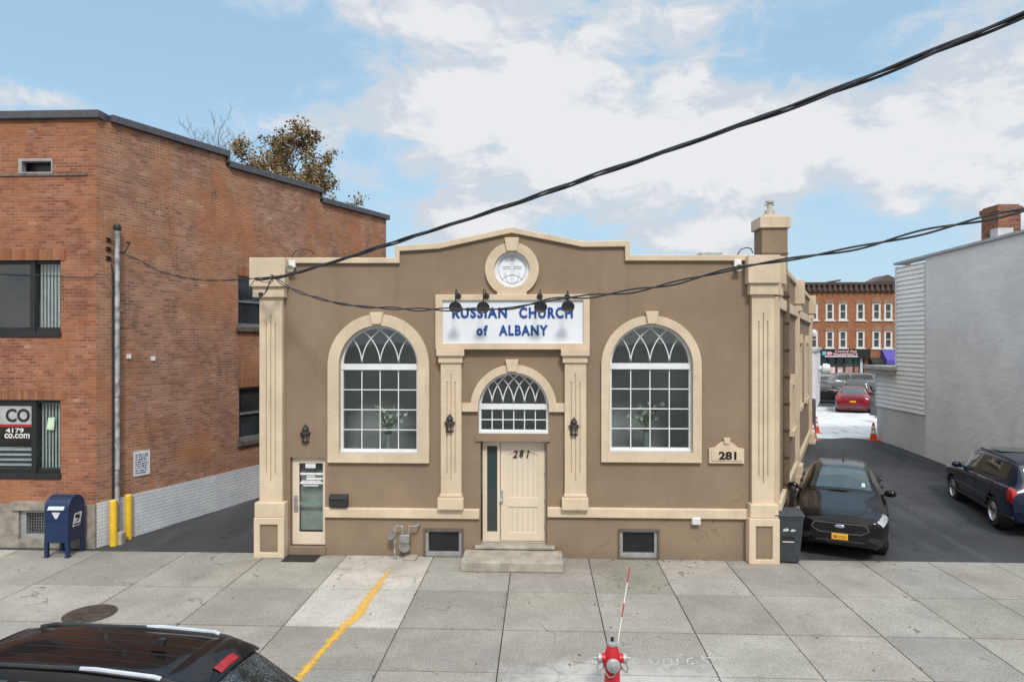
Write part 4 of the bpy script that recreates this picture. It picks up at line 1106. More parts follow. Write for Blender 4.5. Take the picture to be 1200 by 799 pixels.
# sill courses
m = MB(); m.box(bx(-30), bx(103), -.03, .05, bz(206.5), bz(204)); m.build('string_course', plain('dirty_sill', (.16, .13, .105), .9, var=.4, scale=6), BB, bevel=.006)
m = MB(); m.box(bx(17), bx(57), -.11, .05, bz(597), bz(587)); m.build('stone_lintel', STONE, BB, bevel=.012)
BLIND = plain('pale_vertical_blind', (.74, .77, .77), .6, var=.1, scale=3)
def office_window(q, mull, blind_px, txt=False):
    x0, x1, z0, z1 = q
    m = MB(); m.shape([rectl(x0 - .01, x1 + .0, z0, z1), rectl(x0 + .08, mull - .05, z0 + .1, z1 - .07), rectl(mull + .05, x1 - .06, z0 + .1, z1 - .07)], .08, .2)
    m.box(x0, x1 + .02, -.03, .1, z0 - .11, z0 + .005); m.box(mull - .055, mull + .055, .05, .1, z0, z1)
    f = m.build('office_window', FRAMEK, BB, bevel=.006)
    m = MB(); m.box(x0 + .02, x1 - .02, .135, .143, z0 + .05, z1 - .04); m.build('pane', GLASS, f)
    m = MB(); n = 7
    for k in range(n):
        a = mull + .06 + (x1 - mull - .12) * k / n; w_ = (x1 - mull - .12) / n
        m.prism([(a, .225), (a + w_ * .70, .205), (a + w_ * .70, .199), (a, .219)], z0 + .08, z1 - .05, 'z')
    m.build('blind', BLIND, f)
    m = MB(); m.box(x0 + .02, x1 + .4, 1.9, 1.95, z0 - .4, z1 + .5); m.box(x0 + .02, x1 + .4, .34, 1.9, z1 + .3, z1 + .35); m.box(x0, x1 + .4, .34, 1.9, z0 - .45, z0 - .4); m.box(x1 + .4, x1 + .45, .34, 1.95, z0 - .4, z1 + .5)
    m.build('room_lining', plain('office_wall', (.15, .10, .075), .9), f)
    return f
office_window(u1, bx(36), 0)
f2 = office_window(u2, bx(37.5), 0)
m = MB()  # filing cabinet seen upstairs
m.box(bx(19), bx(34), .5, .95, u1[2] - .35, bz(352)); CABF = m.build('cabinet', plain('olive_cabinet', (.30, .24, .13), .6), BB)
# window lettering on the lower office window
m = MB(); m.box(bx(-62), bx(32.5), .126, .130, bz(498), bz(476.5)); m.build('sign_panel', plain('pale_window_sign', (.42, .43, .43), .5), f2)
m = MB(); m.box(bx(-62), bx(32.5), .124, .1285, bz(501), bz(498.2)); m.build('sign_stripe', plain('red_stripe', (.35, .03, .03), .5), f2)
m = MB(); m.text('CO', bx(1.5), bx(30), bz(495.5), bz(479.5), .119, .126, bold=.03); m.build('sign_lettering', plain('dark_letter', (.02, .022, .025), .5), f2)
m = MB(); m.text('4179', bx(1.5), bx(22.5), bz(508), bz(502.7), .124, .131, bold=.015); m.text('co.com', bx(0), bx(29.5), bz(514.6), bz(509), .124, .131, bold=.015); m.build('window_lettering', plain('white_letter', (.75, .75, .75), .5), f2)
m = MB(); m.prism([(bx(49.5), bz(504)), (bx(58), bz(504.5)), (bx(59), bz(489.5)), (bx(51.5), bz(490))], .129, .133); m.build('paper_note', plain('pale_green_note', (.55, .72, .52), .6), f2)
m = MB()
for k in range(4): m.box(bx(-20), bx(31), .22, .5, bz(548 - k * 6), bz(546 - k * 6))
m.build('paper_stack', plain('white_paper', (.72, .74, .76), .6), f2)
# small vent window and basement window
m = MB(); x0, x1, z0, z1 = u3
m.shape([rectl(x0 - .02, x1 + .02, z0 - .02, z1 + .02), rectl(x0 + .055, x1 - .012, z0 + .012, z1 - .04)], -.02, .12); f = m.build('attic_window', plain('grey_wood', (.33, .33, .33), .7, var=.2), BB, bevel=.006)
m = MB(); m.box(x0, x1, .2, .22, z0, z1); m.build('pane', plain('dark_purple_glass', (.035, .025, .03), .3), f)
x0, x1, z0, z1 = ub
m = MB(); m.shape([rectl(x0, x1, z0, z1), rectl(x0 + .13, x1 - .1, z0 + .1, z1 - .05)], .0, .12); f = m.build('basement_window', plain('grey_metal_frame', (.34, .35, .36), .5, .3), BB, bevel=.006)
m = MB(); m.box(x0 + .02, x1 - .02, .14, .16, z0, z1); m.build('pane', plain('basement_glass', (.015, .02, .022), .15, spec=.6), f)
m = MB()
for k in range(14): m.tube([(x0 + .1 + k * .055, .05, z0 + .05), (x0 + .1 + k * .055, .05, z1 - .03)], .006, 4)
for k in range(8): m.tube([(x0 + .08, .05, z0 + .08 + k * .06), (x1 - .08, .05, z0 + .08 + k * .06)], .006, 4)
m.build('grille', STEEL, f)
# alley windows
for q in (sw1, sw2):
    s0, se, z0, z1 = q
    m = MB(M_Bi); m.shape([rectl(s0, se, z0, z1), rectl(s0 + .07, se - .07, z0 + .09, z1 - .06)], .06, .16); m.box(s0, se, .07, .15, (z0 + z1) / 2 - .03, (z0 + z1) / 2 + .03)
    f = m.build('sash_window', plain('blue_grey_frame', (.16, .18, .20), .5), BB, bevel=.005)
    m = MB(M_Bi); m.box(s0, se, .11, .118, z0, z1); m.build('pane', plain('murky_glass', (.03, .036, .042), .12, var=.4, scale=2, spec=.6), f)
    m = MB(M_Bi); m.box(s0 - .08, se + .08, -.07, .05, z0 - .13, z0); m.build('sill', plain('dark_stone_sill', (.10, .08, .07), .9, var=.4), f, bevel=.01)
    m = MB(M_Bi); m.box(s0 - .05, se + .05, -.008, .05, z1, z1 + .24); m.build('lintel', SOLDIER, f)
m = MB(M_Bi)
for (px, py) in ((150.5, 417.5), (179, 420)):
    s_, z_ = BS(px, py); m.box(s_ - .05, s_ + .05, -.03, 0, z_ - .05, z_ + .05)
m.build('wall_cover', WHITEP, BB)

# alley sign
s0, zA = BS(156, 558.5); s1_, zB = BS(178, 526)
m = MB(M_Bi); m.M = Matrix.Translation((BX, BY, 0)) @ M_Bi
s1_ = s0 + (zB - zA) * .72
m.box(s0, s1_, -.02, -.006, zA, zB); o = m.build('notice_sign', plain('white_notice', (.62, .66, .72), .5, var=.06), loc=(BX + SD[0] * s0, BY + SD[1] * s0, zA))
tag(o, 'white metal parking notice with dense small print on the alley wall', 'sign')
m = MB(Matrix.Translation((-SD[0] * s0, -SD[1] * s0, -zA)) @ M_Bi); rg = random.Random(5)
for r_ in range(9):
    m = MB(Matrix.Translation((-SD[0] * s0, -SD[1] * s0, -zA)) @ M_Bi)
    z = zB - .07 - r_ * (zB - zA - .1) / 9; xx = s0 + .04
    while xx < s1_ - .1:
        w_ = rg.uniform(.02, .08)
        if True: m.box(xx, xx + w_, -.025, -.019, z - rg.uniform(.012, .03), z)
        xx += w_ + rg.uniform(.012, .03)
    m.build('print_line', plain('grey_print', (.10, .11, .16), .6), o)

# conduit mast with wires
b0 = atG(138, 624, lot_z(15.4)); 
mt = onwall(137, 270, (BX + SD[1] * .12, BY - SD[0] * .12), SD)
ms = onwall(137.5, 500, (BX + SD[1] * .12, BY - SD[0] * .12), SD)[0]
mp = Vector((BX + SD[1] * .12 + SD[0] * ms, BY - SD[0] * .12 + SD[1] * ms, 0))
zt_m = mt[1]
CM = thing('conduit_mast', 'tall grey service conduit strapped to the brick corner between yellow bollards', 'conduit', mp)
m = MB(); m.tube([(0, 0, .25), (0, 0, zt_m)], .05, 14); m.build('pipe', plain('peeling_grey_pipe', (.33, .335, .35), .6, .1, .5, 5), CM, smooth=True)
m = MB(); m.lathe([(.07, 0), (.085, .05), (.06, .13), (0, .15)], 12, Matrix.Translation((0, 0, zt_m))); m.build('weatherhead', DARKM, CM, smooth=True)
m = MB(); m.tube([(-.10, .0, .5), (-.10, .0, zt_m - .9), (-.13, 0, zt_m - .75), (-.35, -.02, zt_m - .7)], .02, 6); m.build('side_cable', WIRE, CM, smooth=True)
m = MB()
for k in range(3):
    z = zt_m - .25 - k * .2; m.lathe([(.03, -.04), (.085, .0), (.04, .03), (.085, .06), (.03, .10)], 10, Matrix.Translation((-.2, -.05, z)))
    m.tube([(-.2, -.05, z + .04), (0, 0, z + .02)], .012, 5)
m.lathe([(.03, 0), (.05, .02), (.03, .05)], 10, Matrix.Translation((.28, -.05, zt_m - .3))); m.tube([(0, 0, zt_m - .5), (.2, -.04, zt_m - .48), (.3, -.05, zt_m - .3)], .012, 6)
m.build('insulator', DARKM, CM, smooth=True)
m = MB(); m.box(-.16, .16, -.12, .08, -.02, .28); m.build('concrete_foot', STEPC, CM, bevel=.03)
for z in (1.6, 3.2, 4.9): m = MB(); m.lathe([(.055, 0), (.055, .04)], 14, Matrix.Translation((0, 0, z))); m.build('pipe_strap', STEEL, CM, smooth=True)
# bollards
for px, py, lab in ((133, 638.5, 'yellow pipe bollard between the mailbox and the conduit'), (150.5, 631.5, 'yellow pipe bollard on the alley side of the conduit')):
    p = atG(px, py, .02); o = thing('bollard', lab, 'bollard', (p.x, p.y, lot_z(p.y)), 0, 'yellow bollards at the alley')
    m = MB(); m.lathe([(.075, -.05), (.075, .95)], 18); m.build('post', YEL, o, smooth=True)
    m = MB(); m.lathe([(.076, .95), (.072, .975), (.05, .99), (0, .995)], 18); m.build('cap', plain('pale_yellow_cap', (.72, .52, .10), .6), o, smooth=True)

# mailbox
p = atG(74.5, 652); MX = thing('mailbox', 'dark blue street collection mailbox with rounded top on four legs', 'mailbox', (p.x - .10, p.y + .18, 0), R(0))
BLUE = plain('postal_blue', (.007, .026, .085), .4, var=.1, scale=4)
w, dpt = .255, .26
m = MB(); prof = [(-dpt, .30), (dpt, .30), (dpt, .98)] + [(dpt * math.cos(R(a)), .98 + .26 * math.sin(R(a))) for a in range(10, 171, 10)] + [(-dpt, .98)]
# front (towards the street) is -y
m.prism(prof, -w, w, 'x'); m.build('body', BLUE, MX, smooth=30, bevel=.012)
for sx in (-1, 1):
    for sy in (-1, 1):
        m = MB(); xx = sx * (w - .035); yy = sy * (dpt - .035)
        m.box(xx - .035, xx + .035, yy - .035, yy + .035, 0, .31); m.box(xx - .05, xx + .05, yy - .05, yy + .05, 0, .015); m.build('leg', BLUE, MX, bevel=.006)
m = MB(); sl_ = [(-dpt - .004, .93), (-dpt * .86, 1.11), (-dpt * .62, 1.18), (-dpt * .60, 1.165), (-dpt * .82, 1.10), (-dpt + .02, .93)]
m.prism([(-dpt - .03, .955), (-.155, 1.215), (-.14, 1.19), (-dpt + .01, .945)], -w + .05, w - .05, 'x'); o = m.build('pull_door', plain('deep_blue_slot', (.006, .015, .05), .4), MX, bevel=.005)
m = MB(); m.prism([(-dpt - .035, .985), (-dpt + .028, 1.075), (-dpt + .031, 1.07), (-dpt - .030, .98)], -w + .09, w - .08, 'x'); m.build('label_plate', plain('pale_label', (.5, .56, .66), .4), o)
m = MB(); m.prism([(-.09, .93), (.09, .93), (.02, .80), (-.02, .80)], -dpt - .008, -dpt + .002); m.build('label_sticker', plain('white_sticker', (.6, .6, .64), .5), MX)
m = MB(); m.box(-w + .01, w - .01, -dpt - .012, -dpt, .755, .768); m.build('seam', BLUE, MX)
# post emblem on the side: a pale tilted plate with a dark swept bird shape
m = MB(); m.prism([(-.13, .60), (.09, .60), (.15, .86), (-.07, .86)], w + .001, w + .007, 'x'); o = m.build('emblem', plain('white_emblem', (.66, .68, .70), .5), MX)
m = MB(); m.prism([(-.095, .68), (.035, .70), (.10, .785), (.045, .80), (.112, .83), (-.055, .835), (-.075, .77), (.0, .765), (.035, .735)], w + .0072, w + .0095, 'x')
m.box(w + .0072, w + .0095, -.105, .075, .62, .652); m.build('emblem_bird', plain('emblem_black', (.012, .014, .02), .5), o)

# manhole cover
p = atG(105.5, 719); m = MB(); T = Matrix.Translation((0, 0, 0))
m.lathe([(0, .008), (.33, .008), (.345, .004), (.36, .004), (.365, .010), (.39, .010), (.395, .0)], 40); 
rg = random.Random(2)
for i in range(-6, 7):
    for j in range(-6, 7):
        if (i * i + j * j) < 32: m.box(i * .048 - .012, i * .048 + .012, j * .048 - .012, j * .048 + .012, .008, .0125)
o = m.build('manhole_cover', plain('rusty_iron', (.075, .058, .05), .7, .3, .4, 6)); o.location = (p.x, p.y, .0); tag(o, 'round rusty iron manhole cover set in the pavement', 'manhole cover')

# trash bin
p = atG(925, 660); TB = thing('trash_bin', 'dark grey wheeled trash bin at the church corner', 'trash bin', (p.x, p.y + .22, 0), R(-6))
BINM = plain('dark_grey_bin', (.035, .042, .048), .55, var=.2, scale=8)
m = MB(); m.frustum((-.21, .21, -.23, .22), .03, (-.28, .28, -.30, .30), .93); m.box(-.29, .29, -.31, .31, .9, .95); m.build('bin_body', BINM, TB, bevel=.015)
m = MB(); m.prism([(-.33, .955), (.32, .955), (.32, .985), (.15, 1.04), (-.18, 1.03), (-.33, .98)], -.295, .295, 'x'); m.box(-.2, .2, .3, .36, .93, .97); m.build('lid', BINM, TB, bevel=.012)
for sx in (-1, 1):
    m = MB(); m.lathe([(.0, -.03), (.1, -.03), (.12, -.015), (.12, .015), (.1, .03), (.0, .03)], 18, Matrix.Translation((sx * .25, .24, .12)) @ Matrix.Rotation(R(90), 4, 'Y')); m.build('wheel', RUBBER, TB, smooth=True)
m = MB(); m.M = Matrix.Translation((0, -.228, 0)) @ Matrix.Rotation(R(4.44), 4, 'X')
m.box(-.12, .10, -.02, -.001, .44, .458); m.build('catch_bar', plain('pale_bar', (.6, .62, .62), .4), TB)
m = MB(); m.M = Matrix.Translation((0, -.228, 0)) @ Matrix.Rotation(R(4.44), 4, 'X')
m.prism([(-.12, .66), (-.10, .71), (-.02, .72), (0, .69), (-.03, .66)], -.008, -.001); m.prism([(.02, .66), (.06, .71), (.14, .69), (.10, .66)], -.008, -.001); m.build('stencil', plain('white_stencil', (.5, .52, .53), .6), TB)
m = MB(); m.M = Matrix.Translation((0, -.228, 0)) @ Matrix.Rotation(R(4.44), 4, 'X'); m.box(-.12, .11, -.006, .004, .46, .56); m.build('grip_recess', plain('bin_recess', (.012, .013, .015), .6), TB)

# hydrant with its marker rod
p = atG(716.5, 812); HY = thing('fire_hydrant', 'red fire hydrant with silver caps near the kerb', 'fire hydrant', (atD(717, 760, 8.55).x, 8.55, 0)); HY.scale = (.87, .87, .87)
RED = plain('hydrant_red', (.45, .012, .02), .4, var=.15, scale=9)
SILV = plain('silver_cap', (.36, .365, .37), .5, .3, .15, 9)
m = MB(); m.lathe([(.16, 0), (.16, .03), (.115, .04), (.11, .42), (.135, .43), (.135, .47), (.12, .48), (.115, .60), (.10, .66), (.075, .74), (.068, .76), (.0, .76)], 24)
m.lathe([(.065, .0), (.065, .16)], 16, Matrix.Translation((0, 0, .57)) @ Matrix.Rotation(R(90), 4, 'Y')); m.lathe([(.065, .0), (.065, .16)], 16, Matrix.Translation((0, 0, .57)) @ Matrix.Rotation(R(-90), 4, 'Y')); m.lathe([(.085, .0), (.085, .14)], 18, Matrix.Translation((0, 0, .53)) @ Matrix.Rotation(R(90), 4, 'X'))
m.build('barrel', RED, HY, smooth=True)
m = MB(); m.lathe([(.066, .755), (.078, .76), (.078, .795), (.05, .81), (.0, .812)], 18); o = m.build('bonnet', SILV, HY, smooth=True)
m = MB(); m.lathe([(.022, .81), (.028, .82), (.026, .865), (.0, .87)], 5); m.build('operating_nut', DARKM, o)
for sx in (-1, 1):
    m = MB(); m.lathe([(.06, .15), (.074, .155), (.074, .2), (.05, .215), (.022, .22), (.02, .26), (0, .26)], 16, Matrix.Translation((0, 0, .57)) @ Matrix.Rotation(R(90 * sx), 4, 'Y')); m.build('side_cap', SILV, HY, smooth=True)
    m = MB(); P = [(sx * .19, -.02, .51), (sx * .22, -.03, .44), (sx * .2, -.04, .38), (sx * .16, -.05, .42), (sx * .12, -.06, .48)]; m.tube(P, .009, 6); m.build('chain', STEEL, HY, smooth=True)
m = MB(); m.lathe([(.09, .13), (.098, .135), (.098, .175), (.08, .19), (.03, .195), (.028, .225), (0, .225)], 20, Matrix.Translation((0, 0, .53)) @ Matrix.Rotation(R(90), 4, 'X')); m.build('front_cap', SILV, HY, smooth=True)
m = MB(); m.tube([(.03, -.20, .45), (.0, -.17, .38), (-.06, -.14, .36), (-.11, -.10, .42), (-.12, -.04, .47)], .010, 6); m.build('chain', STEEL, HY, smooth=True)
m = MB(); top = atD(738, 664, 8.75); bt = Vector((HY.location.x + .06, HY.location.y + .05, .60)); rel = Vector(HY.location); top = rel + (top - rel) / .87
segs = [(0, .27, 'w'), (.27, .42, 'w'), (.42, .58, 'r'), (.58, .82, 'w'), (.82, 1.0, 'r')]
for nm, key, mt_ in (('marker_rod', 'w', plain('white_rod', (.75, .75, .75), .4)), ('marker_band', 'r', plain('red_band', (.45, .02, .03), .4))):
    m = MB()
    for a, b, k in segs:
        if k == key: m.tube([bt.lerp(top, a) - rel, bt.lerp(top, b) - rel], .0085, 8)
    if key == 'w': rod = m.build(nm, mt_, HY, smooth=True)
    else: m.build(nm, mt_, rod, smooth=True)

# ================================================================== GREY BUILDING
GX = 13.35
GY0, GY1 = 12.0, 25.9                                    # main block
gs = lambda px, py: onwall(px, py, (GX, 0), (0, 1))
zA, zB = gs(1195, 274)[1], gs(1051, 310)[1]
yS = gs(1084.5, 400)[0]; yE = gs(1051, 400)[0]; yE2 = gs(1027.5, 470)[0]
print('grey wall', zA, zB, yS, yE, yE2)
GB = thing('grey_building', 'grey painted masonry building with pale siding and a lean-to at its rear', 'building', (GX, GY0, 0))
def gl(Y): return Y - GY0
zf = lambda Y: zA + (zB - zA) * (Y - gs(1195, 274)[0]) / (yE - gs(1195, 274)[0])
m = MB(); m.prism([(0, 0), (gl(yS), 0), (gl(yS), zf(yS)), (0, zf(GY0))], 0.0, .3, 'x'); m.prism([(.3, 0), (14, 0), (14, zf(GY0)), (.3, zf(GY0))], 0, .3); m.build('masonry_wall', GREYWALL, GB)
m = MB(); m.box(0.31, 10, gl(yE) - .3, gl(yE), 0, zf(yE)); m.build('rear_wall', SIDING, GB)
zsd = gs(1084, 486)[1]; zsh_t = gs(1040, 438)[1]
m = MB(); m.box(.004, .3, gl(yS), gl(yE2), 0, zsd); m.box(.3, 5, gl(yE2) - .3, gl(yE2), 0, zsd); m.build('rendered_base', plain('grey_render_base', (.58, .58, .585), .9, var=.1, scale=.8, bmp=.4), GB)
# clapboard siding: real lapped boards
def clap(m, y0, y1, z0, z1, step=.165):
    z = z0
    while z < z1 - .01:
        zt_ = min(z + step, z1); m.prism([(-.035, z), (.02, z), (.02, zt_), (-.008, zt_)], y0, y1, 'y') if False else None
        A = [(-.048, z), (.03, z), (.03, zt_), (-.006, zt_)]
        m.prism([(a, b) for a, b in A], y0, y1, 'y')
        z += step
m = MB(); clap(m, gl(yS) + .02, gl(yE) - .01, zsd + .003, zf(yE) - .12); sd = m.build('siding', SIDING, GB)
m = MB(); clap(m, gl(yE) - .005, gl(yE2), zsd + .003, zsh_t); m.build('siding', SIDING, GB)
m = MB(); m.box(-.045, .05, gl(yE) - .06, gl(yE) + .05, zsh_t + .3, zf(yE) - .1); m.box(-.045, .05, gl(yE2) - .05, gl(yE2) + .03, zsd, zsh_t); m.build('corner_board', plain('white_trim', (.66, .67, .68), .5), GB)
m = MB(); m.box(-.28, 5, gl(yE) + .02, gl(yE2) + .35, zsh_t, zsh_t + .16); m.box(-.36, 5, gl(yE) - .05, gl(yE2) + .45, zsh_t + .16, zsh_t + .30); m.build('lean_to_roof', plain('weathered_eave', (.44, .43, .40), .7, var=.15, scale=2), GB, bevel=.01)
m = MB(); m.prism([(0, zf(GY0)), (gl(yE) + .1, zf(yE) - .02), (gl(yE) + .1, zf(yE) + .07), (0, zf(GY0) + .09)], -.08, .36, 'x'); m.build('coping', plain('grey_coping', (.40, .42, .45), .6), GB, bevel=.01)
m = MB(); m.box(.3, 12, gl(GY0) + .3, gl(yE) - .3, zB - .6, zB - .5); m.build('roof', plain('flat_roof', (.10, .10, .11), .9), GB)
c1 = gs(1144, 275); 
cpt = onwall(1146, 287, (GX, 0), (0, 1)); cy0, cy1 = onwall(1174, 287, (GX + .12, 0), (0, 1))[0], onwall(1147.5, 287, (GX + .12, 0), (0, 1))[0]
m = MB(); zc = onwall(1161, 243, (GX + .2, 0), (0, 1))[1]; cm = (cy0 + cy1) / 2 - GY0
m.box(.10, .75, cm - .38, cm + .38, zB - .4, zc - .2); m.box(.06, .79, cm - .42, cm + .42, zc - .2, zc - .06); m.box(.12, .73, cm - .36, cm + .36, zc - .06, zc); ck = m.build('chimney', BRICK_C, GB)
m = MB(); m.box(.06, .5, cm - .44, cm - .1, zf(yS) - .1, zf(yS) + .42); m.build('chimney_flashing', plain('pale_flashing', (.5, .51, .53), .6), ck)

# ================================================================== PHARMACY BUILDING (far side of the avenue)
PY_ = 91.0
def fx(px): return atY(px, 400, PY_).x
def fz(py, px=1000): return atY(px, py, PY_).z
PX0, PX1 = fx(900), fx(1110)
PC = (PX0 + PX1) / 2
PB = thing('pharmacy_building', 'three storey orange brick building with a dark cornice and a pharmacy shop', 'building', (PC, PY_, 0))
ztop_ = fz(341)
wins = []
for row, (ya, yb) in enumerate(((356, 374), (388.5, 407))):
    for px in (918, 936, 953.5, 972.3, 987.7, 1008.3, 1027, 1040.8, 1058, 1074, 1092):
        wins.append((fx(px - 3.7) - PC, fx(px + 3.7) - PC, fz(yb), fz(ya), row, px))
zsf = fz(414)
m = MB(); m.shape([rectl(PX0 - PC, PX1 - PC, zsf, ztop_)] + [rectl(*w[:4]) for w in wins], 0, .4); m.box(PX0 - PC, fx(955) - PC, 0, .4, 0, zsf); m.box(fx(1013) - PC, PX1 - PC, 0, .4, 0, zsf); m.build('front_wall', BRICK_D, PB)
m = MB(); m.box(PX0 - PC, PX0 - PC + .4, .4, 14, 0, ztop_); m.box(PX1 - PC - .4, PX1 - PC, .4, 14, 0, ztop_); m.box(PX0 - PC, PX1 - PC, 13.6, 14, 0, ztop_); m.box(PX0 - PC + .4, PX1 - PC - .4, .4, 13.6, ztop_ - .6, ztop_ - .3); m.build('outer_wall', BRICK_D, PB)
m = MB(); zc0, zc1 = fz(342), fz(331)
m.box(PX0 - PC - .1, PX1 - PC + .1, -.25, .4, zc0, zc1 - .35); m.box(PX0 - PC - .2, PX1 - PC + .2, -.55, .4, zc1 - .35, zc1); cn = m.build('cornice', plain('dark_brown_cornice', (.07, .05, .045), .8, var=.3), PB)
m = MB(); n = 34
for k in range(n):
    x = PX0 - PC + (PX1 - PX0) * (k + .5) / n; m.box(x - .13, x + .13, -.5, -.2, zc0 + .1, zc1 - .35)
m.build('corbel', plain('brown_corbel', (.11, .075, .06), .8), cn)
m = MB(); a, b = fx(1020) - PC, fx(1056) - PC; m.prism([(a, zc1), (b, zc1), ((a + b) / 2, fz(322.5))], -.6, 3); m.build('gable', plain('slate_gable', (.10, .08, .075), .8, var=.25), PB)
for (x0, x1, z0, z1, row, px) in wins:
    m = MB(); m.shape([rectl(x0 - .12, x1 + .12, z0 - .12, z1 + .04), rectl(x0 + .10, x1 - .10, z0 + .08, z1 - .1)], -.04, .2); m.box(x0, x1, .02, .15, (z0 + z1) / 2 - .05, (z0 + z1) / 2 + .05); m.box(x0 - .28, x1 + .28, -.15, 0, z0 - .28, z0 - .1)
    f = m.build('window', plain('pale_window_frame', (.62, .62, .60), .6), PB)
    m = MB(); m.box(x0, x1, .16, .2, z0, z1); m.build('pane', plain('far_glass', (.05, .06, .07), .1, var=.6, scale=.9, spec=.7), f)
    m = MB(); cxw = (x0 + x1) / 2; hw_ = (x1 - x0) / 2 + .28
    rz_ = .75 if px > 1015 else .45
    m.shape([[(cxw - hw_, z1 + .04)] + [(cxw - hw_ * math.cos(R(a)), z1 + .06 + rz_ * math.sin(R(a))) for a in range(0, 181, 15)] + [(cxw + hw_, z1 + .04)]], -.1, .02); m.build('window_hood', plain('hood_stone', (.26, .16, .11), .8, var=.3), f)
# shop front
sf0, sf1 = fx(956) - PC, fx(1012) - PC
m = MB(); m.box(sf0, sf1, .25, .4, 0, zsf); m.build('shop_glass', plain('teal_shop_glass', (.07, .16, .17), .12, var=.6, scale=.5, spec=.6), PB)
m = MB()
for px in (957, 971, 981, 990, 1001, 1010): m.box(fx(px) - PC - .1, fx(px) - PC + .1, .1, .3, 0, zsf)
m.box(sf0, sf1, .08, .3, fz(429), fz(427.5)); m.build('shop_frame', plain('shop_frame_dark', (.03, .035, .04), .5), PB)
m = MB()
for (a, b, ya, yb) in ((972, 979.5, 430, 437.5), (981.5, 989, 430, 437.5), (991.5, 1000.5, 427, 438)): m.box(fx(a) - PC, fx(b) - PC, .2, .24, fz(yb), fz(ya))
m.build('poster', plain('shop_poster', (.55, .38, .38), .6, var=.5, scale=.9), PB)
m = MB(); m.box(fx(1002) - PC, fx(1007) - PC, .18, .22, fz(436), fz(427)); m.build('poster', plain('red_poster', (.42, .16, .10), .6, var=.4, scale=1.2), PB)
m = MB(); m.box(fx(1007.5) - PC, fx(1010.5) - PC, -.15, .1, 0, fz(419)); m.build('shop_post', plain('pale_blue_post', (.42, .52, .56), .5), PB)
m = MB(); m.box(sf0 - .2, fx(1017) - PC, -.7, .0, fz(419.5), fz(408.8)); sgn = m.build('shop_sign', plain('black_sign_board', (.012, .012, .014), .4), PB)
m = MB(); m.text('Central Ave', fx(976) - PC, fx(1001) - PC, fz(412.7), fz(409.9), -.74, -.7, bold=.012, shear=.2); m.text('PHARMACY', fx(974) - PC, fx(1002.5) - PC, fz(416.5), fz(413.6), -.74, -.7, bold=.02); m.build('shop_lettering', plain('pink_white_letter', (.78, .52, .56), .5), sgn)
m = MB(); m.box(fx(964) - PC, fx(1002.5) - PC, -.73, -.7, fz(418.0), fz(416.9)); m.build('sign_strip', plain('sign_white', (.7, .7, .7), .5), sgn)
m = MB(); m.prism([(fx(966.5) - PC, fz(415.8)), (fx(971) - PC, fz(415.8)), (fx(973) - PC, fz(413.8)), (fx(971) - PC, fz(412)), (fx(966.5) - PC, fz(412))], -.74, -.7); m.build('sign_logo', plain('sign_pink', (.75, .35, .42), .5), sgn)
m = MB(); m.box(fx(961) - PC, fx(965.5) - PC, -.74, -.7, fz(416), fz(411.5)); m.build('sign_logo', plain('sign_teal', (.15, .42, .55), .5), sgn)
m = MB(); a, b = fx(1032.3) - PC, fx(1060) - PC; m.prism([(-1.5, fz(426)), (0, fz(426)), (0, fz(410)), (-.3, fz(410)), (-1.5, fz(421))], a, b, 'x'); m.build('awning', plain('violet_awning', (.075, .06, .36), .6, var=.1), PB)
m = MB(); a, b = fx(1017.5) - PC, fx(1032) - PC; m.prism([(-1.2, fz(428)), (0, fz(428)), (0, fz(419)), (-.3, fz(419)), (-1.2, fz(424))], a, b, 'x'); m.build('awning', plain('black_awning', (.02, .025, .022), .6), PB)
m = MB(); p = atD(978, 330, 90); m.tube([(p.x - PC - .9, 1, zc1 + .1), (p.x - PC + .9, 1, zc1 + .4)], .12); m.box(p.x - PC - .1, p.x - PC + .1, .9, 1.1, zc1 - .2, zc1 + .3); m.build('roof_antenna', DARKM, PB)

# white rear building and its vent, behind the church
W0 = atD(954.5, 480, 41); W1 = atD(961.3, 460, 50)
wd_ = Vector((W1.x - W0.x, W1.y - W0.y, 0)); wl_ = wd_.length; wang = math.atan2(wd_.y, wd_.x)
WB = thing('white_shed', 'long low white walled shed behind the church', 'shed', (W0.x, W0.y, lot_z(W0.y) - .1), wang)
m = MB(); m.box(0, wl_, 0, 6, 0, 3.75); m.build('wall', plain('white_metal_wall', (.60, .62, .64), .6, var=.1, scale=1), WB)
m = MB(); m.box(-.1, wl_ + .1, -.12, 6.1, 3.75, 3.9); m.build('roof', plain('shed_roof', (.40, .41, .42), .6), WB)
m = MB()
for k in range(int(wl_ / .6)): m.box(k * .6 + .1, k * .6 + .14, -.03, 0, .1, 3.7)
m.build('wall_rib', plain('white_metal_rib', (.55, .57, .6), .6), WB)
p = atD(967.5, 432, 46); q_ = Vector((p.x - W0.x, p.y - W0.y, 0)); q_.rotate(Matrix.Rotation(-wang, 3, 'Z'))
m = MB(); m.lathe([(.18, 0), (.20, .25), (.34, .3), (.36, .5), (.30, .72), (.0, .8)], 18, Matrix.Translation((q_.x, -.0, p.z - WB.location.z)) @ Matrix.Rotation(R(90), 4, 'X')); m.build('exhaust_hood', plain('white_hood', (.62, .63, .64), .5), WB, smooth=True)
# little camera dome on church's rear corner
p = atD(953, 391, 27.6); m = MB(); m.lathe([(0, -.14), (.1, -.1), (.13, 0), (.13, .1), (.08, .16), (0, .17)], 14); m.tube([(0, 0, .05), (-.3, .1, .08)], .03, 6); o = m.build('security_light', WHITEP, smooth=True); o.location = p; tag(o, 'small white security light on the rear church corner', 'security light')
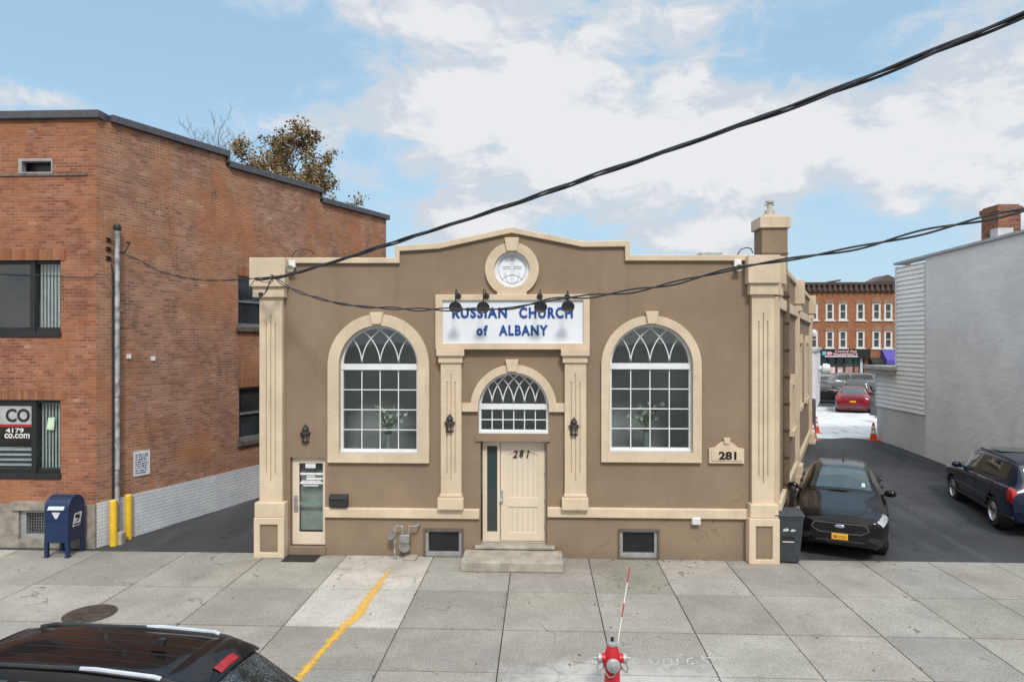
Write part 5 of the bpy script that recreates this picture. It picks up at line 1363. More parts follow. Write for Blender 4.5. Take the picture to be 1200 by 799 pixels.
# dark pipe at the church's rear corner
p = atD(953.5, 500, 27.8); m = MB(); m.lathe([(.08, 0), (.08, 1.55), (.05, 1.6), (0, 1.6)], 12); m.lathe([(.13, 0), (.13, .08), (.08, .1)], 12); o = m.build('steel_post', GUNM, smooth=True); o.location = (p.x, p.y, lot_z(p.y)); tag(o, 'short dark steel post at the rear church corner', 'post')

# ================================================================== CONES
ORANGE = plain('cone_orange', (.68, .085, .02), .5, var=.1)
CONEW = plain('cone_band', (.72, .70, .68), .4)
def make_cone(loc, label):
    o = thing('traffic_cone', label, 'traffic cone', loc, 0, 'orange traffic cones on the lot')
    m = MB(); m.box(-.2, .2, -.2, .2, 0, .035); m.lathe([(.15, .035), (.125, .16), (.045, .68), (.03, .72), (0, .72)], 18); m.build('cone_body', ORANGE, o, smooth=35)
    m = MB(); m.lathe([(.108, .30), (.086, .44)], 18); m.lathe([(.075, .50), (.06, .60)], 18); m.build('reflective_band', CONEW, o, smooth=True)
for px, py, d, lab in ((951.8, 518, 27.2, 'orange cone in front, by the church rear corner'), (956.3, 511, 29.3, 'orange cone half hidden behind the other at the church corner'), (1023.5, 519, 27.0, 'red orange cone standing alone by the grey lean-to')):
    p = atD(px, py, d); make_cone((p.x, p.y, lot_z(p.y)), lab)

# ================================================================== VEHICLES
def hermite(par, vals, sharp, nsub):
    """monotone-ish cubic through vals (list of tuples) over parameters par"""
    n = len(par); out = []; D = len(vals[0])
    sec = [[(vals[i + 1][d] - vals[i][d]) / (par[i + 1] - par[i]) for d in range(D)] for i in range(n - 1)]
    def tan(i, side):
        if i == 0: return sec[0]
        if i == n - 1: return sec[-1]
        if i in sharp: return sec[i - 1] if side < 0 else sec[i]
        r = []
        for d in range(D):
            a, b = sec[i - 1][d], sec[i][d]
            r.append(0 if a * b <= 0 else math.copysign(min(abs(a + b) / 2, 2.4 * min(abs(a), abs(b))), a))
        return r
    for i in range(n - 1):
        h = par[i + 1] - par[i]; m0 = tan(i, 1); m1 = tan(i + 1, -1)
        for k in range(nsub):
            t = k / nsub; t2 = t * t; t3 = t2 * t
            out.append(tuple((2 * t3 - 3 * t2 + 1) * vals[i][d] + (t3 - 2 * t2 + t) * h * m0[d] + (-2 * t3 + 3 * t2) * vals[i + 1][d] + (t3 - t2) * h * m1[d] for d in range(D)))
    out.append(tuple(vals[-1])); return out
NI, NJ = 7, 5
def car_surface(st, sharp):
    """st rows: x, zb, wb, wm, zs, ws, zt, wt, cabin?"""
    rows = []
    for (x, zb, wb, wm, zs, ws, zt, wt, cab) in st:
        if cab: top = [(wt, zt - .075), (wt * .80, zt - .022), (0, zt)]
        else: top = [(wt, zs + (zt - zs) * .62), (wt * .6, zs + (zt - zs) * .93), (0, zt)]
        rows.append([(0, zb), (wb * .9, zb), (wb, zb + .08), (wm, zb + .45 * (zs - zb)), (wm * .985, zs - .10), (ws, zs)] + top)
    xs = [r[0] for r in st]
    J = len(rows[0])
    cols = [hermite([-x for x in xs], [rows[i][j] for i in range(len(rows))], sharp, NI) for j in range(J)]
    xd = [c[0] for c in hermite(list(range(len(xs))), [(x,) for x in xs], set(range(len(xs))), NI)]
    P = []
    for i in range(len(xd)):
        sec = hermite(list(range(J)), [cols[j][i] for j in range(J)], {1, 5}, NJ)
        P.append([Vector((xd[i], y, z)) for (y, z) in sec])
    return P
def build_car(name, label, loc, rz, st, sharp, cowl, roof0, roof1, deck, axles, wr, paintm, opt, group=None, detail=True):
    sc_ = opt.get('scale', 1.0)
    T = thing(name, label, 'car' if not opt.get('suv') else 'suv', loc, rz, group)
    T.scale = (sc_, sc_, sc_)
    P = car_surface(st, sharp); Iq, Jq = len(P), len(P[0])
    W = max(r[3] for r in st)
    # open round wheel arches by drawing nearby points onto the arch circle
    ar = wr + .055
    for i in range(Iq):
        for j in range(NJ, 5 * NJ + 1):
            p = P[i][j]
            for ax in axles:
                dx, dz = p.x - ax, p.z - wr
                r = math.hypot(dx, dz)
                if r > 1e-4 and abs(r - ar) < .05: p.x = ax + dx * ar / r; p.z = wr + dz * ar / r
    regs = {}
    def region(i, j):
        ci, cj = (i + .5) / NI, (j + .5) / NJ
        for (nm, i0, i1, j0, j1, mat, both) in opt['regions']:
            if i0 <= ci <= i1 and j0 <= cj <= j1: return (nm, i0, j0, mat, both)
        return None
    from collections import defaultdict
    faces = defaultdict(list)
    for i in range(Iq - 1):
        for j in range(Jq - 1):
            q = [P[i][j], P[i + 1][j], P[i + 1][j + 1], P[i][j + 1]]
            c = (q[0] + q[1] + q[2] + q[3]) / 4
            if NJ <= j < 5 * NJ and any(math.hypot(c.x - ax, c.z - wr) < ar - .004 for ax in axles) and c.y > W * .45: continue
            if j < NJ and False: continue
            rg = region(i, j)
            for sg in (1, -1):
                qq = [Vector((v.x, v.y * sg, v.z)) for v in q]
                if sg < 0: qq = qq[::-1]
                if rg is None: faces[('body', 0, 0, paintm, 0)].append(qq)
                else: faces[(rg[0], rg[1], rg[2], rg[3], 0 if rg[4] else sg)].append(qq)
    body = None
    for key in sorted(faces, key=lambda k: (k[0] != 'body', str(k[:3]), k[4])):
        m = MB()
        for q in faces[key]: m.poly(q)
        if key[0] == 'body':
            for row in (P[0], P[-1]):
                full = [Vector((v.x, -v.y, v.z)) for v in row[::-1]] + row[1:-1]
                m.poly(full)
        o = m.build(key[0], key[3], T, smooth=50, recalc=(key[0] == 'body'))
        if key[0] == 'body': body = o
    # wheel wells, wheels
    for ax in axles:
        for sg in (1, -1):
            m = MB(); Tm = Matrix.Translation((ax, sg * (W - .36), wr)) @ Matrix.Rotation(R(-90 * sg), 4, 'X')
            m.lathe([(0, 0), (ar + .01, 0), (ar + .006, .30)], 28, Tm)
            for f in list(m.bm.faces):
                if len(f.verts) == 28 and f.calc_center_median().y * sg > W - .2: m.bm.faces.remove(f)
            m.build('wheel_well', BLACKPL, T, recalc=False)
            Tm = Matrix.Translation((ax, sg * (W - .235), wr)) @ Matrix.Rotation(R(-90 * sg), 4, 'X')
            rr = wr * .64
            m = MB(); m.lathe([(rr, 0), (wr * .94, 0), (wr, .03), (wr, .18), (wr * .95, .212), (rr * 1.03, .215), (rr, .17), (rr * .9, .10), (0, .085)], 30, Tm); wh = m.build('wheel', RUBBER, T, smooth=True)
            m = MB(); m.lathe([(rr * 1.03, .205), (rr * .97, .222), (rr * .88, .19), (rr * .86, .12)], 30, Tm, caps=False)
            ns = opt.get('spokes', 5)
            m.lathe([(.085, .07), (.085, .17), (.05, .19), (0, .192)], 16, Tm)
            if detail:
                for k in range(ns):
                    A = Tm @ Matrix.Rotation(2 * PI * k / ns, 4, 'Z'); m.M = A
                    m.frustum((.03, rr * .93, -.05, .05), .12, (.03, rr * .93, -.034, .034), .198); m.M = Matrix.Identity(4)
            m.build('rim', opt.get('rim', ALLOY), wh, smooth=35)
    def surf(ci, cj, off=.006, sg=1):
        i = max(0, min(Iq - 1.001, ci * NI)); j = max(0, min(Jq - 1.001, cj * NJ)); i0, j0 = int(i), int(j); fi, fj = i - i0, j - j0
        p = P[i0][j0].lerp(P[i0 + 1][j0], fi).lerp(P[i0][j0 + 1].lerp(P[i0 + 1][j0 + 1], fi), fj)
        du = P[i0 + 1][j0] - P[i0][j0]; dv = P[i0][j0 + 1] - P[i0][j0]; n = dv.cross(du)
        if n.length > 1e-9: n.normalize()
        if n.y < 0 and abs(n.y) > .2: n = -n
        if abs(n.y) <= .2 and n.z < 0: n = -n
        p = p + n * off
        return Vector((p.x, p.y * sg, p.z))
    if detail:
        seam = plain('panel_gap', (.006, .006, .007), .8)
        for (pts) in opt.get('seams', []):
            for sg in (1, -1):
                m = MB(); Q = []
                for a, b in zip(pts, pts[1:]):
                    for k in range(8): Q.append(surf(a[0] + (b[0] - a[0]) * k / 8, a[1] + (b[1] - a[1]) * k / 8, .0005, sg))
                Q.append(surf(*pts[-1], .0005, sg)); m.tube(Q, .005, 5); m.build('door_seam', seam, body, smooth=True)
        for (ci, cj) in opt.get('handles', []):
            for sg in (1, -1):
                p = surf(ci, cj, .015, sg); m = MB(); m.box(p.x - .11, p.x + .11, p.y - .018, p.y + .018, p.z - .014, p.z + .014); m.build('door_handle', opt.get('handlem', paintm), T, bevel=.01)
        if 'mirror' in opt:
            ci, cj = opt['mirror']
            for sg in (1, -1):
                p = surf(ci, cj, .0, sg); m = MB()
                Tm = Matrix.Translation((p.x, p.y + sg * .17, p.z + .06)) @ Matrix.Diagonal((.075, .125, .085, 1))
                m.lathe([(0, -1), (.5, -.87), (.87, -.5), (1, 0), (.87, .5), (.5, .87), (0, 1)], 16, Tm); m.tube([p + Vector((0, -sg * .03, .0)), p + Vector((0, sg * .1, .035))], .03, 8)
                m.build('mirror', opt.get('mirrorm', paintm), T, smooth=True)
    opt.setdefault('extra', lambda *a: None)(T, surf, body)
    return T
SED = [(2.56, .33, .50, .58, .70, .50, .735, .30, 0), (2.50, .24, .70, .78, .77, .66, .82, .42, 0), (2.32, .20, .80, .88, .84, .76, .90, .5, 0), (1.95, .19, .85, .94, .90, .82, .965, .55, 0), (1.35, .19, .87, .955, .965, .84, 1.045, .6, 0),
       (1.05, .19, .87, .955, 1.0, .84, 1.085, .70, 0), (.28, .19, .87, .95, 1.03, .86, 1.50, .58, 1), (-.5, .19, .87, .955, 1.045, .865, 1.54, .60, 1), (-1.25, .19, .87, .95, 1.06, .85, 1.46, .57, 1),
       (-1.95, .20, .86, .94, 1.085, .80, 1.15, .64, 0), (-2.36, .22, .80, .90, 1.05, .74, 1.12, .5, 0), (-2.53, .28, .70, .82, .94, .66, .99, .4, 0), (-2.575, .36, .50, .64, .78, .5, .81, .3, 0)]
SUV = [(2.34, .42, .45, .56, .80, .48, .84, .28, 0), (2.27, .30, .68, .76, .90, .64, .96, .42, 0), (2.02, .27, .80, .87, .97, .74, 1.04, .5, 0), (1.55, .26, .84, .905, 1.03, .80, 1.10, .55, 0), (1.30, .26, .85, .91, 1.05, .80, 1.13, .6, 0),
       (1.08, .26, .85, .91, 1.065, .80, 1.155, .68, 0), (.48, .26, .85, .91, 1.08, .84, 1.66, .62, 1), (-.3, .26, .85, .915, 1.10, .845, 1.73, .645, 1), (-1.3, .26, .85, .91, 1.12, .84, 1.72, .64, 1), (-1.98, .28, .83, .89, 1.13, .80, 1.65, .60, 1),
       (-2.24, .30, .80, .86, 1.10, .76, 1.16, .62, 0), (-2.32, .34, .74, .82, .96, .70, .99, .45, 0), (-2.36, .42, .56, .70, .78, .62, .81, .35, 0)]
HEADL = plain('headlamp_lens', (.42, .45, .48), .12, .3, .3, 14, spec=.8)
TAILL = plain('tail_lamp_red', (.36, .012, .016), .15, var=.3, scale=12, spec=.7)
CHROME = plain('chrome', (.62, .63, .65), .15, .95, .05)
MESHM = plain('grille_mesh', (.012, .012, .013), .5)
def glass_regs(cowl, r0, r1, deck, extra=()):
    return [('windshield', cowl + .12, r0 - .02, 6.15, 8, CARGLASS, True), ('rear_window', r1 + .06, deck - .10, 6.2, 8, CARGLASS, True),
            ('side_window', cowl + .55, r0 + .9, 5.15, 5.88, CARGLASS, False), ('side_window', r0 + 1.02, r1 - .06, 5.15, 5.88, CARGLASS, False)] + list(extra)
# black sedan by the church
BLKP = paint('black_car_paint', (.004, .004, .005), .2, .03, .38)
def sedan_extra(T, surf, body):
    m = MB(); m.shape([[(-.56, .60), (-.40, .50), (.40, .50), (.56, .60), (.50, .72), (-.50, .72)], [(-.53, .602), (-.385, .52), (.385, .52), (.53, .602), (.47, .70), (-.47, .70)]], -.02, .02)
    tmp = bpy.data.meshes.new('t'); m.bm.to_mesh(tmp)
    m2 = MB(); m2.addmesh(tmp, lambda p: (2.585 - p.y * .6 - abs(p.x) ** 2 * .06, p.x, p.z)); bpy.data.meshes.remove(tmp); m.bm.free()
    g = m2.build('grille', GUNM, T, bevel=.004)
    m = MB()
    for k in range(9):
        z = .525 + k * .0215; w_ = .40 + .11 * min(1, k / 4.0) - (.04 if k > 6 else 0)
        m.tube([(2.578 - abs(y) ** 2 * .06, y, z) for y in [w_ * q / 6 for q in range(-6, 7)]], .005, 4)
    m.poly([(2.572 - y * y * .06, y, z) for (y, z) in ((-.5, .6), (-.39, .51), (0, .51), (.39, .51), (.5, .6), (.46, .71), (0, .71), (-.46, .71))]); m.build('grille_mesh', MESHM, g)
    m = MB(); m.lathe([(0, 0), (1, 0), (1, .5), (.8, 1), (0, 1)], 24, Matrix.Translation((2.585, 0, .655)) @ Matrix.Rotation(R(90), 4, 'Y') @ Matrix.Diagonal((.036, .092, .014, 1))); e = m.build('badge', CHROME, T, smooth=True)
    m = MB(); m.lathe([(0, 0), (1, 0), (1, 1), (0, 1)], 24, Matrix.Translation((2.594, 0, .655)) @ Matrix.Rotation(R(90), 4, 'Y') @ Matrix.Diagonal((.026, .078, .006, 1))); m.build('badge_centre', plain('badge_blue_grey', (.20, .26, .36), .3), e)
    m = MB(); m.box(2.575, 2.592, -.155, .155, .375, .505); pl = m.build('license_plate', plain('orange_plate', (.72, .36, .02), .5), T, bevel=.006)
    m = MB(); rg = random.Random(4)
    m.text('IM 1731', -.12, .12, .405, .462, -2.5945, -2.5915, bold=.01, mapf=lambda q: (-q[1], q[0], q[2])); m.build('plate_marks', plain('plate_navy', (.03, .03, .07), .5), pl)
    m = MB(); m.tube([(2.50 - y * y * .28, y, .30) for y in [-.7 + .1 * k for k in range(15)]], .022, 6); m.build('bumper_lip', BLACKPL, T, smooth=True)
    m = MB(); m.box(2.55, 2.578, -.46, .46, .325, .365); m.build('lower_intake', MESHM, T, bevel=.01)
    m = MB(); m.tube([(1.0, -.62, 1.09), (1.02, 0, 1.115), (.96, .5, 1.11)], .014, 6); m.build('wiper', BLACKPL, T, smooth=True)
    m = MB(); m.poly([surf(5.22, 6.75, .012), surf(5.22, 7.0, .012), surf(5.36, 7.0, .012), surf(5.36, 6.75, .012)]); m.build('windshield_sticker', plain('pale_sticker', (.5, .58, .52), .5), T)
    m = MB(); m.tube([(-.55, .05, 1.53), (-.60, .05, 1.78)], .006, 5); m.lathe([(.03, 0), (.02, .03), (0, .035)], 10, Matrix.Translation((-.55, .05, 1.535))); m.build('antenna', BLACKPL, T)
    m = MB(); m.lathe([(.0, 0), (.07, .02), (.085, .07), (.06, .13), (0, .15)], 14, Matrix.Translation((1.15, -1.0, .98))); m.build('spotlight', BLACKPL, T, smooth=True)
sed_regs = glass_regs(5, 6, 8, 9, [('headlight', 1.15, 2.75, 4.05, 5.0, HEADL, False), ('tail_light', 10.2, 11.2, 4.0, 5.0, TAILL, False), ('lower_grille', 0, 1.2, 2.0, 2.7, BLACKPL, False)])
car_heading = math.atan2(-SD[1], -SD[0])
fr = atD(984, 600, 13.75)
ctr = Vector((fr.x, fr.y, 0)) - Vector((math.cos(car_heading), math.sin(car_heading), 0)) * 2.47
build_car('parked_sedan', 'black sedan with an orange plate parked by the church wall', (ctr.x, ctr.y, lot_z(ctr.y)), car_heading, SED, {5, 9}, 5, 6, 8, 9, (1.58, -1.29), .345, BLKP,
          dict(regions=sed_regs, seams=[[(5.2, 4.9), (5.25, 2.2)], [(6.95, 5.0), (6.95, 2.2)], [(8.1, 5.0), (7.9, 2.3)], [(5.25, 2.2), (7.9, 2.2)], [(4.9, 6), (3, 6.1), (2.0, 6.2), (1.6, 7)]], handles=[(6.75, 4.6), (7.8, 4.6)], mirror=(5.35, 5.0), extra=sedan_extra, spokes=5, scale=.965))
o = bpy.data.objects
# blue SUV beside the grey wall
BLUP = paint('navy_car_paint', (.004, .010, .030), .25, .06)
def suv_extra(T, surf, body):
    for sg in (1, -1):
        m = MB(); P = [surf(6.35, 6.5, .03, sg), surf(6.5, 6.5, .055, sg), surf(7.5, 6.5, .055, sg), surf(8.6, 6.5, .055, sg), surf(8.75, 6.5, .03, sg)]; m.tube(P, .02, 8); m.build('roof_rail', GUNM, T, smooth=True)
    m = MB(); m.box(-2.39, -2.37, -.16, .16, .86, .98); m.build('license_plate', plain('orange_plate', (.72, .36, .02), .5), T)
    m = MB(); m.box(-.55, .3, -.42, .42, 1.735, 1.742); m.build('sunroof', CARGLASS, T)
    for sg in (1, -1):
        m = MB(); m.tube([surf(2.2, 2.2, .01, sg), surf(4, 2.2, .012, sg), surf(9, 2.2, .012, sg), surf(10.5, 2.2, .01, sg)], .035, 6); m.build('side_cladding', BLACKPL, T, smooth=True)
        m = MB(); m.tube([surf(4.2, 3.1, .005, sg), surf(6, 3.1, .008, sg), surf(8, 3.1, .005, sg)], .014, 6); m.build('side_strip', plain('navy_strip', (.02, .03, .06), .3), T, smooth=True)
suv_regs = glass_regs(5, 6, 9, 10, [('side_window', 8.06, 8.75, 5.15, 5.85, CARGLASS, False), ('headlight', 1.1, 2.4, 4.1, 5.0, HEADL, False), ('tail_light', 9.4, 10.9, 3.5, 5.0, TAILL, False)])
suv_regs[3] = ('side_window', 7.06, 7.98, 5.15, 5.88, CARGLASS, False)
r_w = atG(1166, 621, lot_z(16)); f_w = atG(1112, 581.5, lot_z(19))
hd = math.atan2(f_w.y - r_w.y, f_w.x - r_w.x); fwv = Vector((math.cos(hd), math.sin(hd), 0)); lf = Vector((-fwv.y, fwv.x, 0))
print('suv heading', math.degrees(hd), 'wheelbase', (f_w - r_w).length)
mid = (r_w + f_w) / 2; mid.z = 0
ctr = mid - lf * .86 - fwv * .04
build_car('parked_crossover', 'navy blue crossover with roof rails parked beside the grey wall', (ctr.x, ctr.y, lot_z(ctr.y)), hd, SUV, {5, 10}, 5, 6, 9, 10, (1.42, -1.34), .365, BLUP,
          dict(suv=True, regions=suv_regs, seams=[[(5.2, 4.9), (5.25, 2.3)], [(7.0, 5.0), (7.0, 2.3)], [(8.05, 5.0), (7.85, 2.4)], [(5.25, 2.3), (7.85, 2.3)]], handles=[(6.8, 4.5), (7.85, 4.5)], handlem=BLACKPL, mirror=(5.45, 5.05), extra=suv_extra, spokes=6, scale=.94))
# black crossover in the street, seen from above
def fg_extra(T, surf, body):
    for sg in (1, -1):
        m = MB(); P = [surf(6.2, 6.5, .01, sg), surf(6.4, 6.5, .022, sg), surf(7.5, 6.5, .026, sg), surf(8.7, 6.5, .022, sg), surf(9.0, 6.5, .01, sg)]; m.tube(P, .022, 8); m.build('roof_rail', BLACKPL, T, smooth=True)
        m = MB(); P = [surf(7.55, 6.5, .03, sg), surf(7.7, 6.5, .044, sg), surf(8.5, 6.5, .044, sg), surf(8.6, 6.5, .03, sg)]; m.tube(P, .021, 8); m.build('rail_insert', plain('brushed_alloy', (.62, .64, .68), .3, .6), T, smooth=True)
    m = MB()
    for y in (-.33, -.12, .12, .33): m.tube([(x, y, 0) for x in (0, 0)], .001, 3) if False else None
    ribs = []
    for cj in (6.9, 7.35, 7.75):
        for sg in (1, -1):
            m2 = MB(); m2.tube([surf(6.6 + .3 * k, cj, .001, sg) for k in range(8)], .006, 5); m2.build('roof_rib', BLKP, T, smooth=True)
    # spoiler
    m = MB(); rows = []
    for ci, of in ((8.62, .004), (8.80, .022), (9.0, .030), (9.18, .040), (9.26, .044), (9.26, .012), (9.1, .0)):
        r_ = [surf(ci, 6.22 + 1.78 * q / 10, of, 1) for q in range(11)]
        rows.append([m.v((p.x, p.y, p.z)) for p in r_] + [m.v((p.x, -p.y, p.z)) for p in r_[-2::-1]])
    for ra, rb in zip(rows, rows[1:]):
        for q in range(len(ra) - 1): m.face([ra[q], ra[q + 1], rb[q + 1], rb[q]])
    sp = m.build('spoiler', BLKP, T, smooth=50)
    m = MB(); rows = []
    for ci, of in ((9.10, .036), (9.115, .046), (9.20, .050), (9.22, .046)):
        r_ = [surf(ci, 7.64 + .36 * q / 4, of, 1) for q in range(5)]
        rows.append([m.v((p.x, p.y, p.z)) for p in r_] + [m.v((p.x, -p.y, p.z)) for p in r_[-2::-1]])
    for ra, rb in zip(rows, rows[1:]):
        for q in range(len(ra) - 1): m.face([ra[q], ra[q + 1], rb[q + 1], rb[q]])
    m.build('brake_light', plain('brake_red', (.30, .012, .015), .25, var=.3, scale=25), sp)
    m = MB(); A = surf(9.82, 8, .02); m.tube([A, surf(9.70, 7.4, .022), surf(9.58, 7.0, .022), surf(9.5, 6.7, .02)], .012, 6); m.lathe([(.03, -.02), (.03, .03), (0, .035)], 10, Matrix.Translation(A)); m.build('rear_wiper', BLACKPL, T, smooth=True)
    m = MB(); m.box(-2.65, -2.615, -.16, .16, .64, .76); m.build('license_plate', plain('orange_plate', (.72, .36, .02), .5), T)
    m = MB(); m.prism([(-1.2, 1.735), (-1.3, 1.80), (-1.36, 1.80), (-1.34, 1.73)], -.02, .02, 'y'); m.build('antenna_fin', BLACKPL, T, bevel=.006)
def frost_mat():
    m, t, out = new_mat('wet_rear_glass'); b = bsdf(t, out, .15, 0, .6)
    co = t.n('ShaderNodeTexCoord').outputs['Object']; n = t.noise(co, 55, 5, .75); n2 = t.noise(co, 6, 4, .6)
    k = t.math('MULTIPLY', t.ramp(n, .46, .62), t.ramp(n2, .3, .6))
    t.l(t.mix(t.math('MULTIPLY', k, .8), (.012, .017, .02), (.17, .19, .205)), b.inputs['Base Color']); t.l(t.math('ADD', .05, t.math('MULTIPLY', k, .5)), b.inputs['Roughness'])
    return m
FROST = frost_mat()
fg_regs = [(nm, i0, i1, j0, j1, (FROST if nm == 'rear_window' else mt_), bo) for (nm, i0, i1, j0, j1, mt_, bo) in suv_regs]
FGS = []
for r in SUV:
    r = list(r)
    if r[8]: r[6] -= .02; r[7] = .46; r[5] = .75
    FGS.append(tuple(r))
FGS[9] = (-1.84, .28, .83, .89, 1.12, .77, 1.63, .49, 1)
FGS[10] = (-2.46, .30, .80, .87, 1.06, .74, 1.14, .60, 0); FGS[11] = (-2.58, .34, .76, .83, .94, .70, .97, .45, 0); FGS[12] = (-2.62, .42, .56, .70, .76, .62, .79, .35, 0)
hd = R(174.5)
spw = atD(270, 766, 6.28)
ctr = Vector((spw.x, spw.y, 0)) - Vector((math.cos(hd), math.sin(hd), 0)) * (-2.0)
build_car('street_crossover', 'black crossover with silver roof rails parked in the street, seen from above', (ctr.x, ctr.y, -.13), hd, FGS, {5, 10}, 5, 6, 9, 10, (1.42, -1.34), .36, BLKP,
          dict(suv=True, regions=fg_regs, seams=[[(5.2, 4.9), (5.25, 2.3)], [(7.0, 5.0), (7.0, 2.3)], [(8.05, 5.0), (7.85, 2.4)], [(6.05, 6.3), (6.05, 8)]], handles=[(6.8, 4.5)], mirror=(5.45, 5.05), extra=fg_extra, spokes=5))
# red sedan on the snow, rear towards us
REDP = paint('maroon_car_paint', (.16, .008, .018), .25, .2)
def red_extra(T, surf, body):
    m = MB(); m.box(-2.592, -2.575, -.16, .16, .70, .80); m.build('license_plate', plain('orange_plate', (.72, .36, .02), .5), T)
    m = MB(); m.tube([(-2.50, -.8, .42), (-2.575, -.4, .40), (-2.58, .4, .40), (-2.50, .8, .42)], .05, 6); m.build('rear_bumper', GUNM, T, smooth=True)
red_regs = glass_regs(5, 6, 8, 9, [('headlight', 1.15, 2.7, 4.05, 5.0, HEADL, False), ('tail_light', 10.3, 11.7, 3.9, 5.0, TAILL, False)])
h2 = math.atan2(SD[1], SD[0])
rp = atD(999.5, 486, 40.0); ctr = Vector((rp.x, rp.y, 0)) + Vector((SD[0], SD[1], 0)) * 2.57
build_car('parked_sedan', 'maroon sedan seen from behind on the snowy lot', (ctr.x, ctr.y, lot_z(ctr.y) + .01), h2, SED, {5, 9}, 5, 6, 8, 9, (1.58, -1.29), .345, REDP, dict(regions=red_regs, mirror=(5.35, 5.0), extra=red_extra), detail=True)
# grey cars behind it
GRYP = paint('dark_grey_car_paint', (.035, .037, .042), .3, .2)
SILP = paint('silver_grey_car_paint', (.13, .14, .155), .3, .15)
CHAP = paint('charcoal_car_paint', (.014, .015, .018), .3, .15)
rp = atD(1004, 480, 46.5); ctr = Vector((rp.x, rp.y, 0)) + Vector((SD[0], SD[1], 0)) * 2.3
build_car('parked_crossover', 'dark grey crossover parked just ahead of the maroon sedan', (ctr.x, ctr.y, lot_z(ctr.y)), h2, SUV, {5, 10}, 5, 6, 9, 10, (1.42, -1.34), .36, GRYP, dict(suv=True, regions=suv_regs), detail=False)
cp_ = atD(968, 464, 49.5); build_car('parked_sedan', 'charcoal sedan parked sideways by the white shed', (cp_.x - .4, cp_.y, lot_z(cp_.y)), R(-12), SED, {5, 9}, 5, 6, 8, 9, (1.58, -1.29), .345, CHAP, dict(regions=red_regs), detail=False)
cp_ = atD(989, 460, 57.5); build_car('parked_van', 'silver grey tall wagon parked sideways before the pharmacy', (cp_.x, cp_.y, lot_z(cp_.y)), R(176), [(x * 1.12, zb, wb, wm, zs, ws, zt + (.06 if c else 0), wt_, c) for (x, zb, wb, wm, zs, ws, zt, wt_, c) in SUV], {5, 10}, 5, 6, 9, 10, (1.58, -1.5), .37, SILP, dict(suv=True, regions=suv_regs), detail=False)

# ------------------------------------------------------------------ person by the avenue with a cart
def person(loc, rz):
    T = thing('person', 'person in a dark open coat over a pink top standing near the pharmacy', 'person', loc, rz)
    def skinobj(name, verts, edges, radii, mat, parent, root=0):
        me = bpy.data.meshes.new(name); me.from_pydata(verts, edges, []); me.materials.append(mat)
        ob = bpy.data.objects.new(name, me); COL.objects.link(ob); ob.parent = parent
        sk = ob.modifiers.new('skin', 'SKIN'); sk.use_smooth_shade = True
        for i, r in enumerate(radii):
            me.skin_vertices[0].data[i].radius = (r, r) if not isinstance(r, tuple) else r
            me.skin_vertices[0].data[i].use_root = (i == root)
        s2 = ob.modifiers.new('sub', 'SUBSURF'); s2.levels = 1; s2.render_levels = 2
        return ob
    SK = plain('skin', (.42, .26, .19), .6); COAT = plain('dark_coat', (.012, .014, .025), .8); TOP = plain('pink_top', (.45, .10, .14), .8); HAIR = plain('dark_hair', (.02, .015, .012), .7); JN = plain('dark_trousers', (.02, .024, .04), .8)
    V = [(0, 0, .95), (0, .0, 1.15), (0, .0, 1.38), (0, .01, 1.50), (0, .02, 1.58), (0, .03, 1.68), (.10, 0, .90), (.12, .02, .50), (.12, -.02, .09), (.12, .10, .05), (-.10, 0, .90), (-.12, .02, .50), (-.12, -.02, .09), (-.12, .10, .05),
         (.18, 0, 1.42), (.25, .03, 1.14), (.24, .20, .98), (.24, .28, .96), (-.18, 0, 1.42), (-.25, .03, 1.14), (-.24, .20, .98), (-.24, .28, .96)]
    E = [(0, 1), (1, 2), (2, 3), (3, 4), (4, 5), (0, 6), (6, 7), (7, 8), (8, 9), (0, 10), (10, 11), (11, 12), (12, 13), (2, 14), (14, 15), (15, 16), (16, 17), (2, 18), (18, 19), (19, 20), (20, 21)]
    RD = [.14, .13, .15, .06, .085, .09, .09, .06, .045, .04, .09, .06, .045, .04, .065, .05, .035, .035, .065, .05, .035, .035]
    skinobj('body', V, E, RD, SK, T)
    skinobj('coat', [(0, -.01, .78), (0, -.02, 1.1), (0, -.02, 1.38), (.2, -.01, 1.42), (.26, .03, 1.13), (.25, .19, .99), (-.2, -.01, 1.42), (-.26, .03, 1.13), (-.25, .19, .99)], [(0, 1), (1, 2), (2, 3), (3, 4), (4, 5), (2, 6), (6, 7), (7, 8)], [(.2, .16), (.18, .15), (.17, .15), .085, .07, .055, .085, .07, .055], COAT, T, 1)
    skinobj('trousers', [(0, 0, .92), (.10, 0, .88), (.12, .02, .5), (.12, -.02, .1), (-.10, 0, .88), (-.12, .02, .5), (-.12, -.02, .1)], [(0, 1), (1, 2), (2, 3), (0, 4), (4, 5), (5, 6)], [.15, .105, .08, .065, .105, .08, .065], JN, T)
    m = MB(); m.prism([(-.09, .88), (.09, .88), (.08, 1.42), (0, 1.36), (-.08, 1.42)], .125, .175); m.build('shirt', TOP, T, bevel=.02)
    m = MB(); m.lathe([(0, -.12), (.07, -.1), (.115, -.02), (.12, .05), (.09, .11), (0, .13)], 16, Matrix.Translation((0, -.01, 1.69))); m.build('hair', HAIR, T, smooth=True)
    m = MB()
    for sx in (-1, 1): m.lathe([(0, -.012), (.012, 0), (0, .012)], 8, Matrix.Translation((sx * .035, .115, 1.66)))
    m.build('eyes', HAIR, T)
    m = MB(); m.prism([(-.016, 1.60), (.016, 1.60), (.006, 1.655), (-.006, 1.655)], .10, .135); m.build('nose', SK, T)
p = atD(1017, 458, 60.5); person((p.x, p.y, lot_z(p.y)), R(180))
CT = thing('shopping_cart', 'small dark wheeled cart in front of the person near the pharmacy', 'cart', (p.x + .15, p.y - .75, lot_z(p.y)))
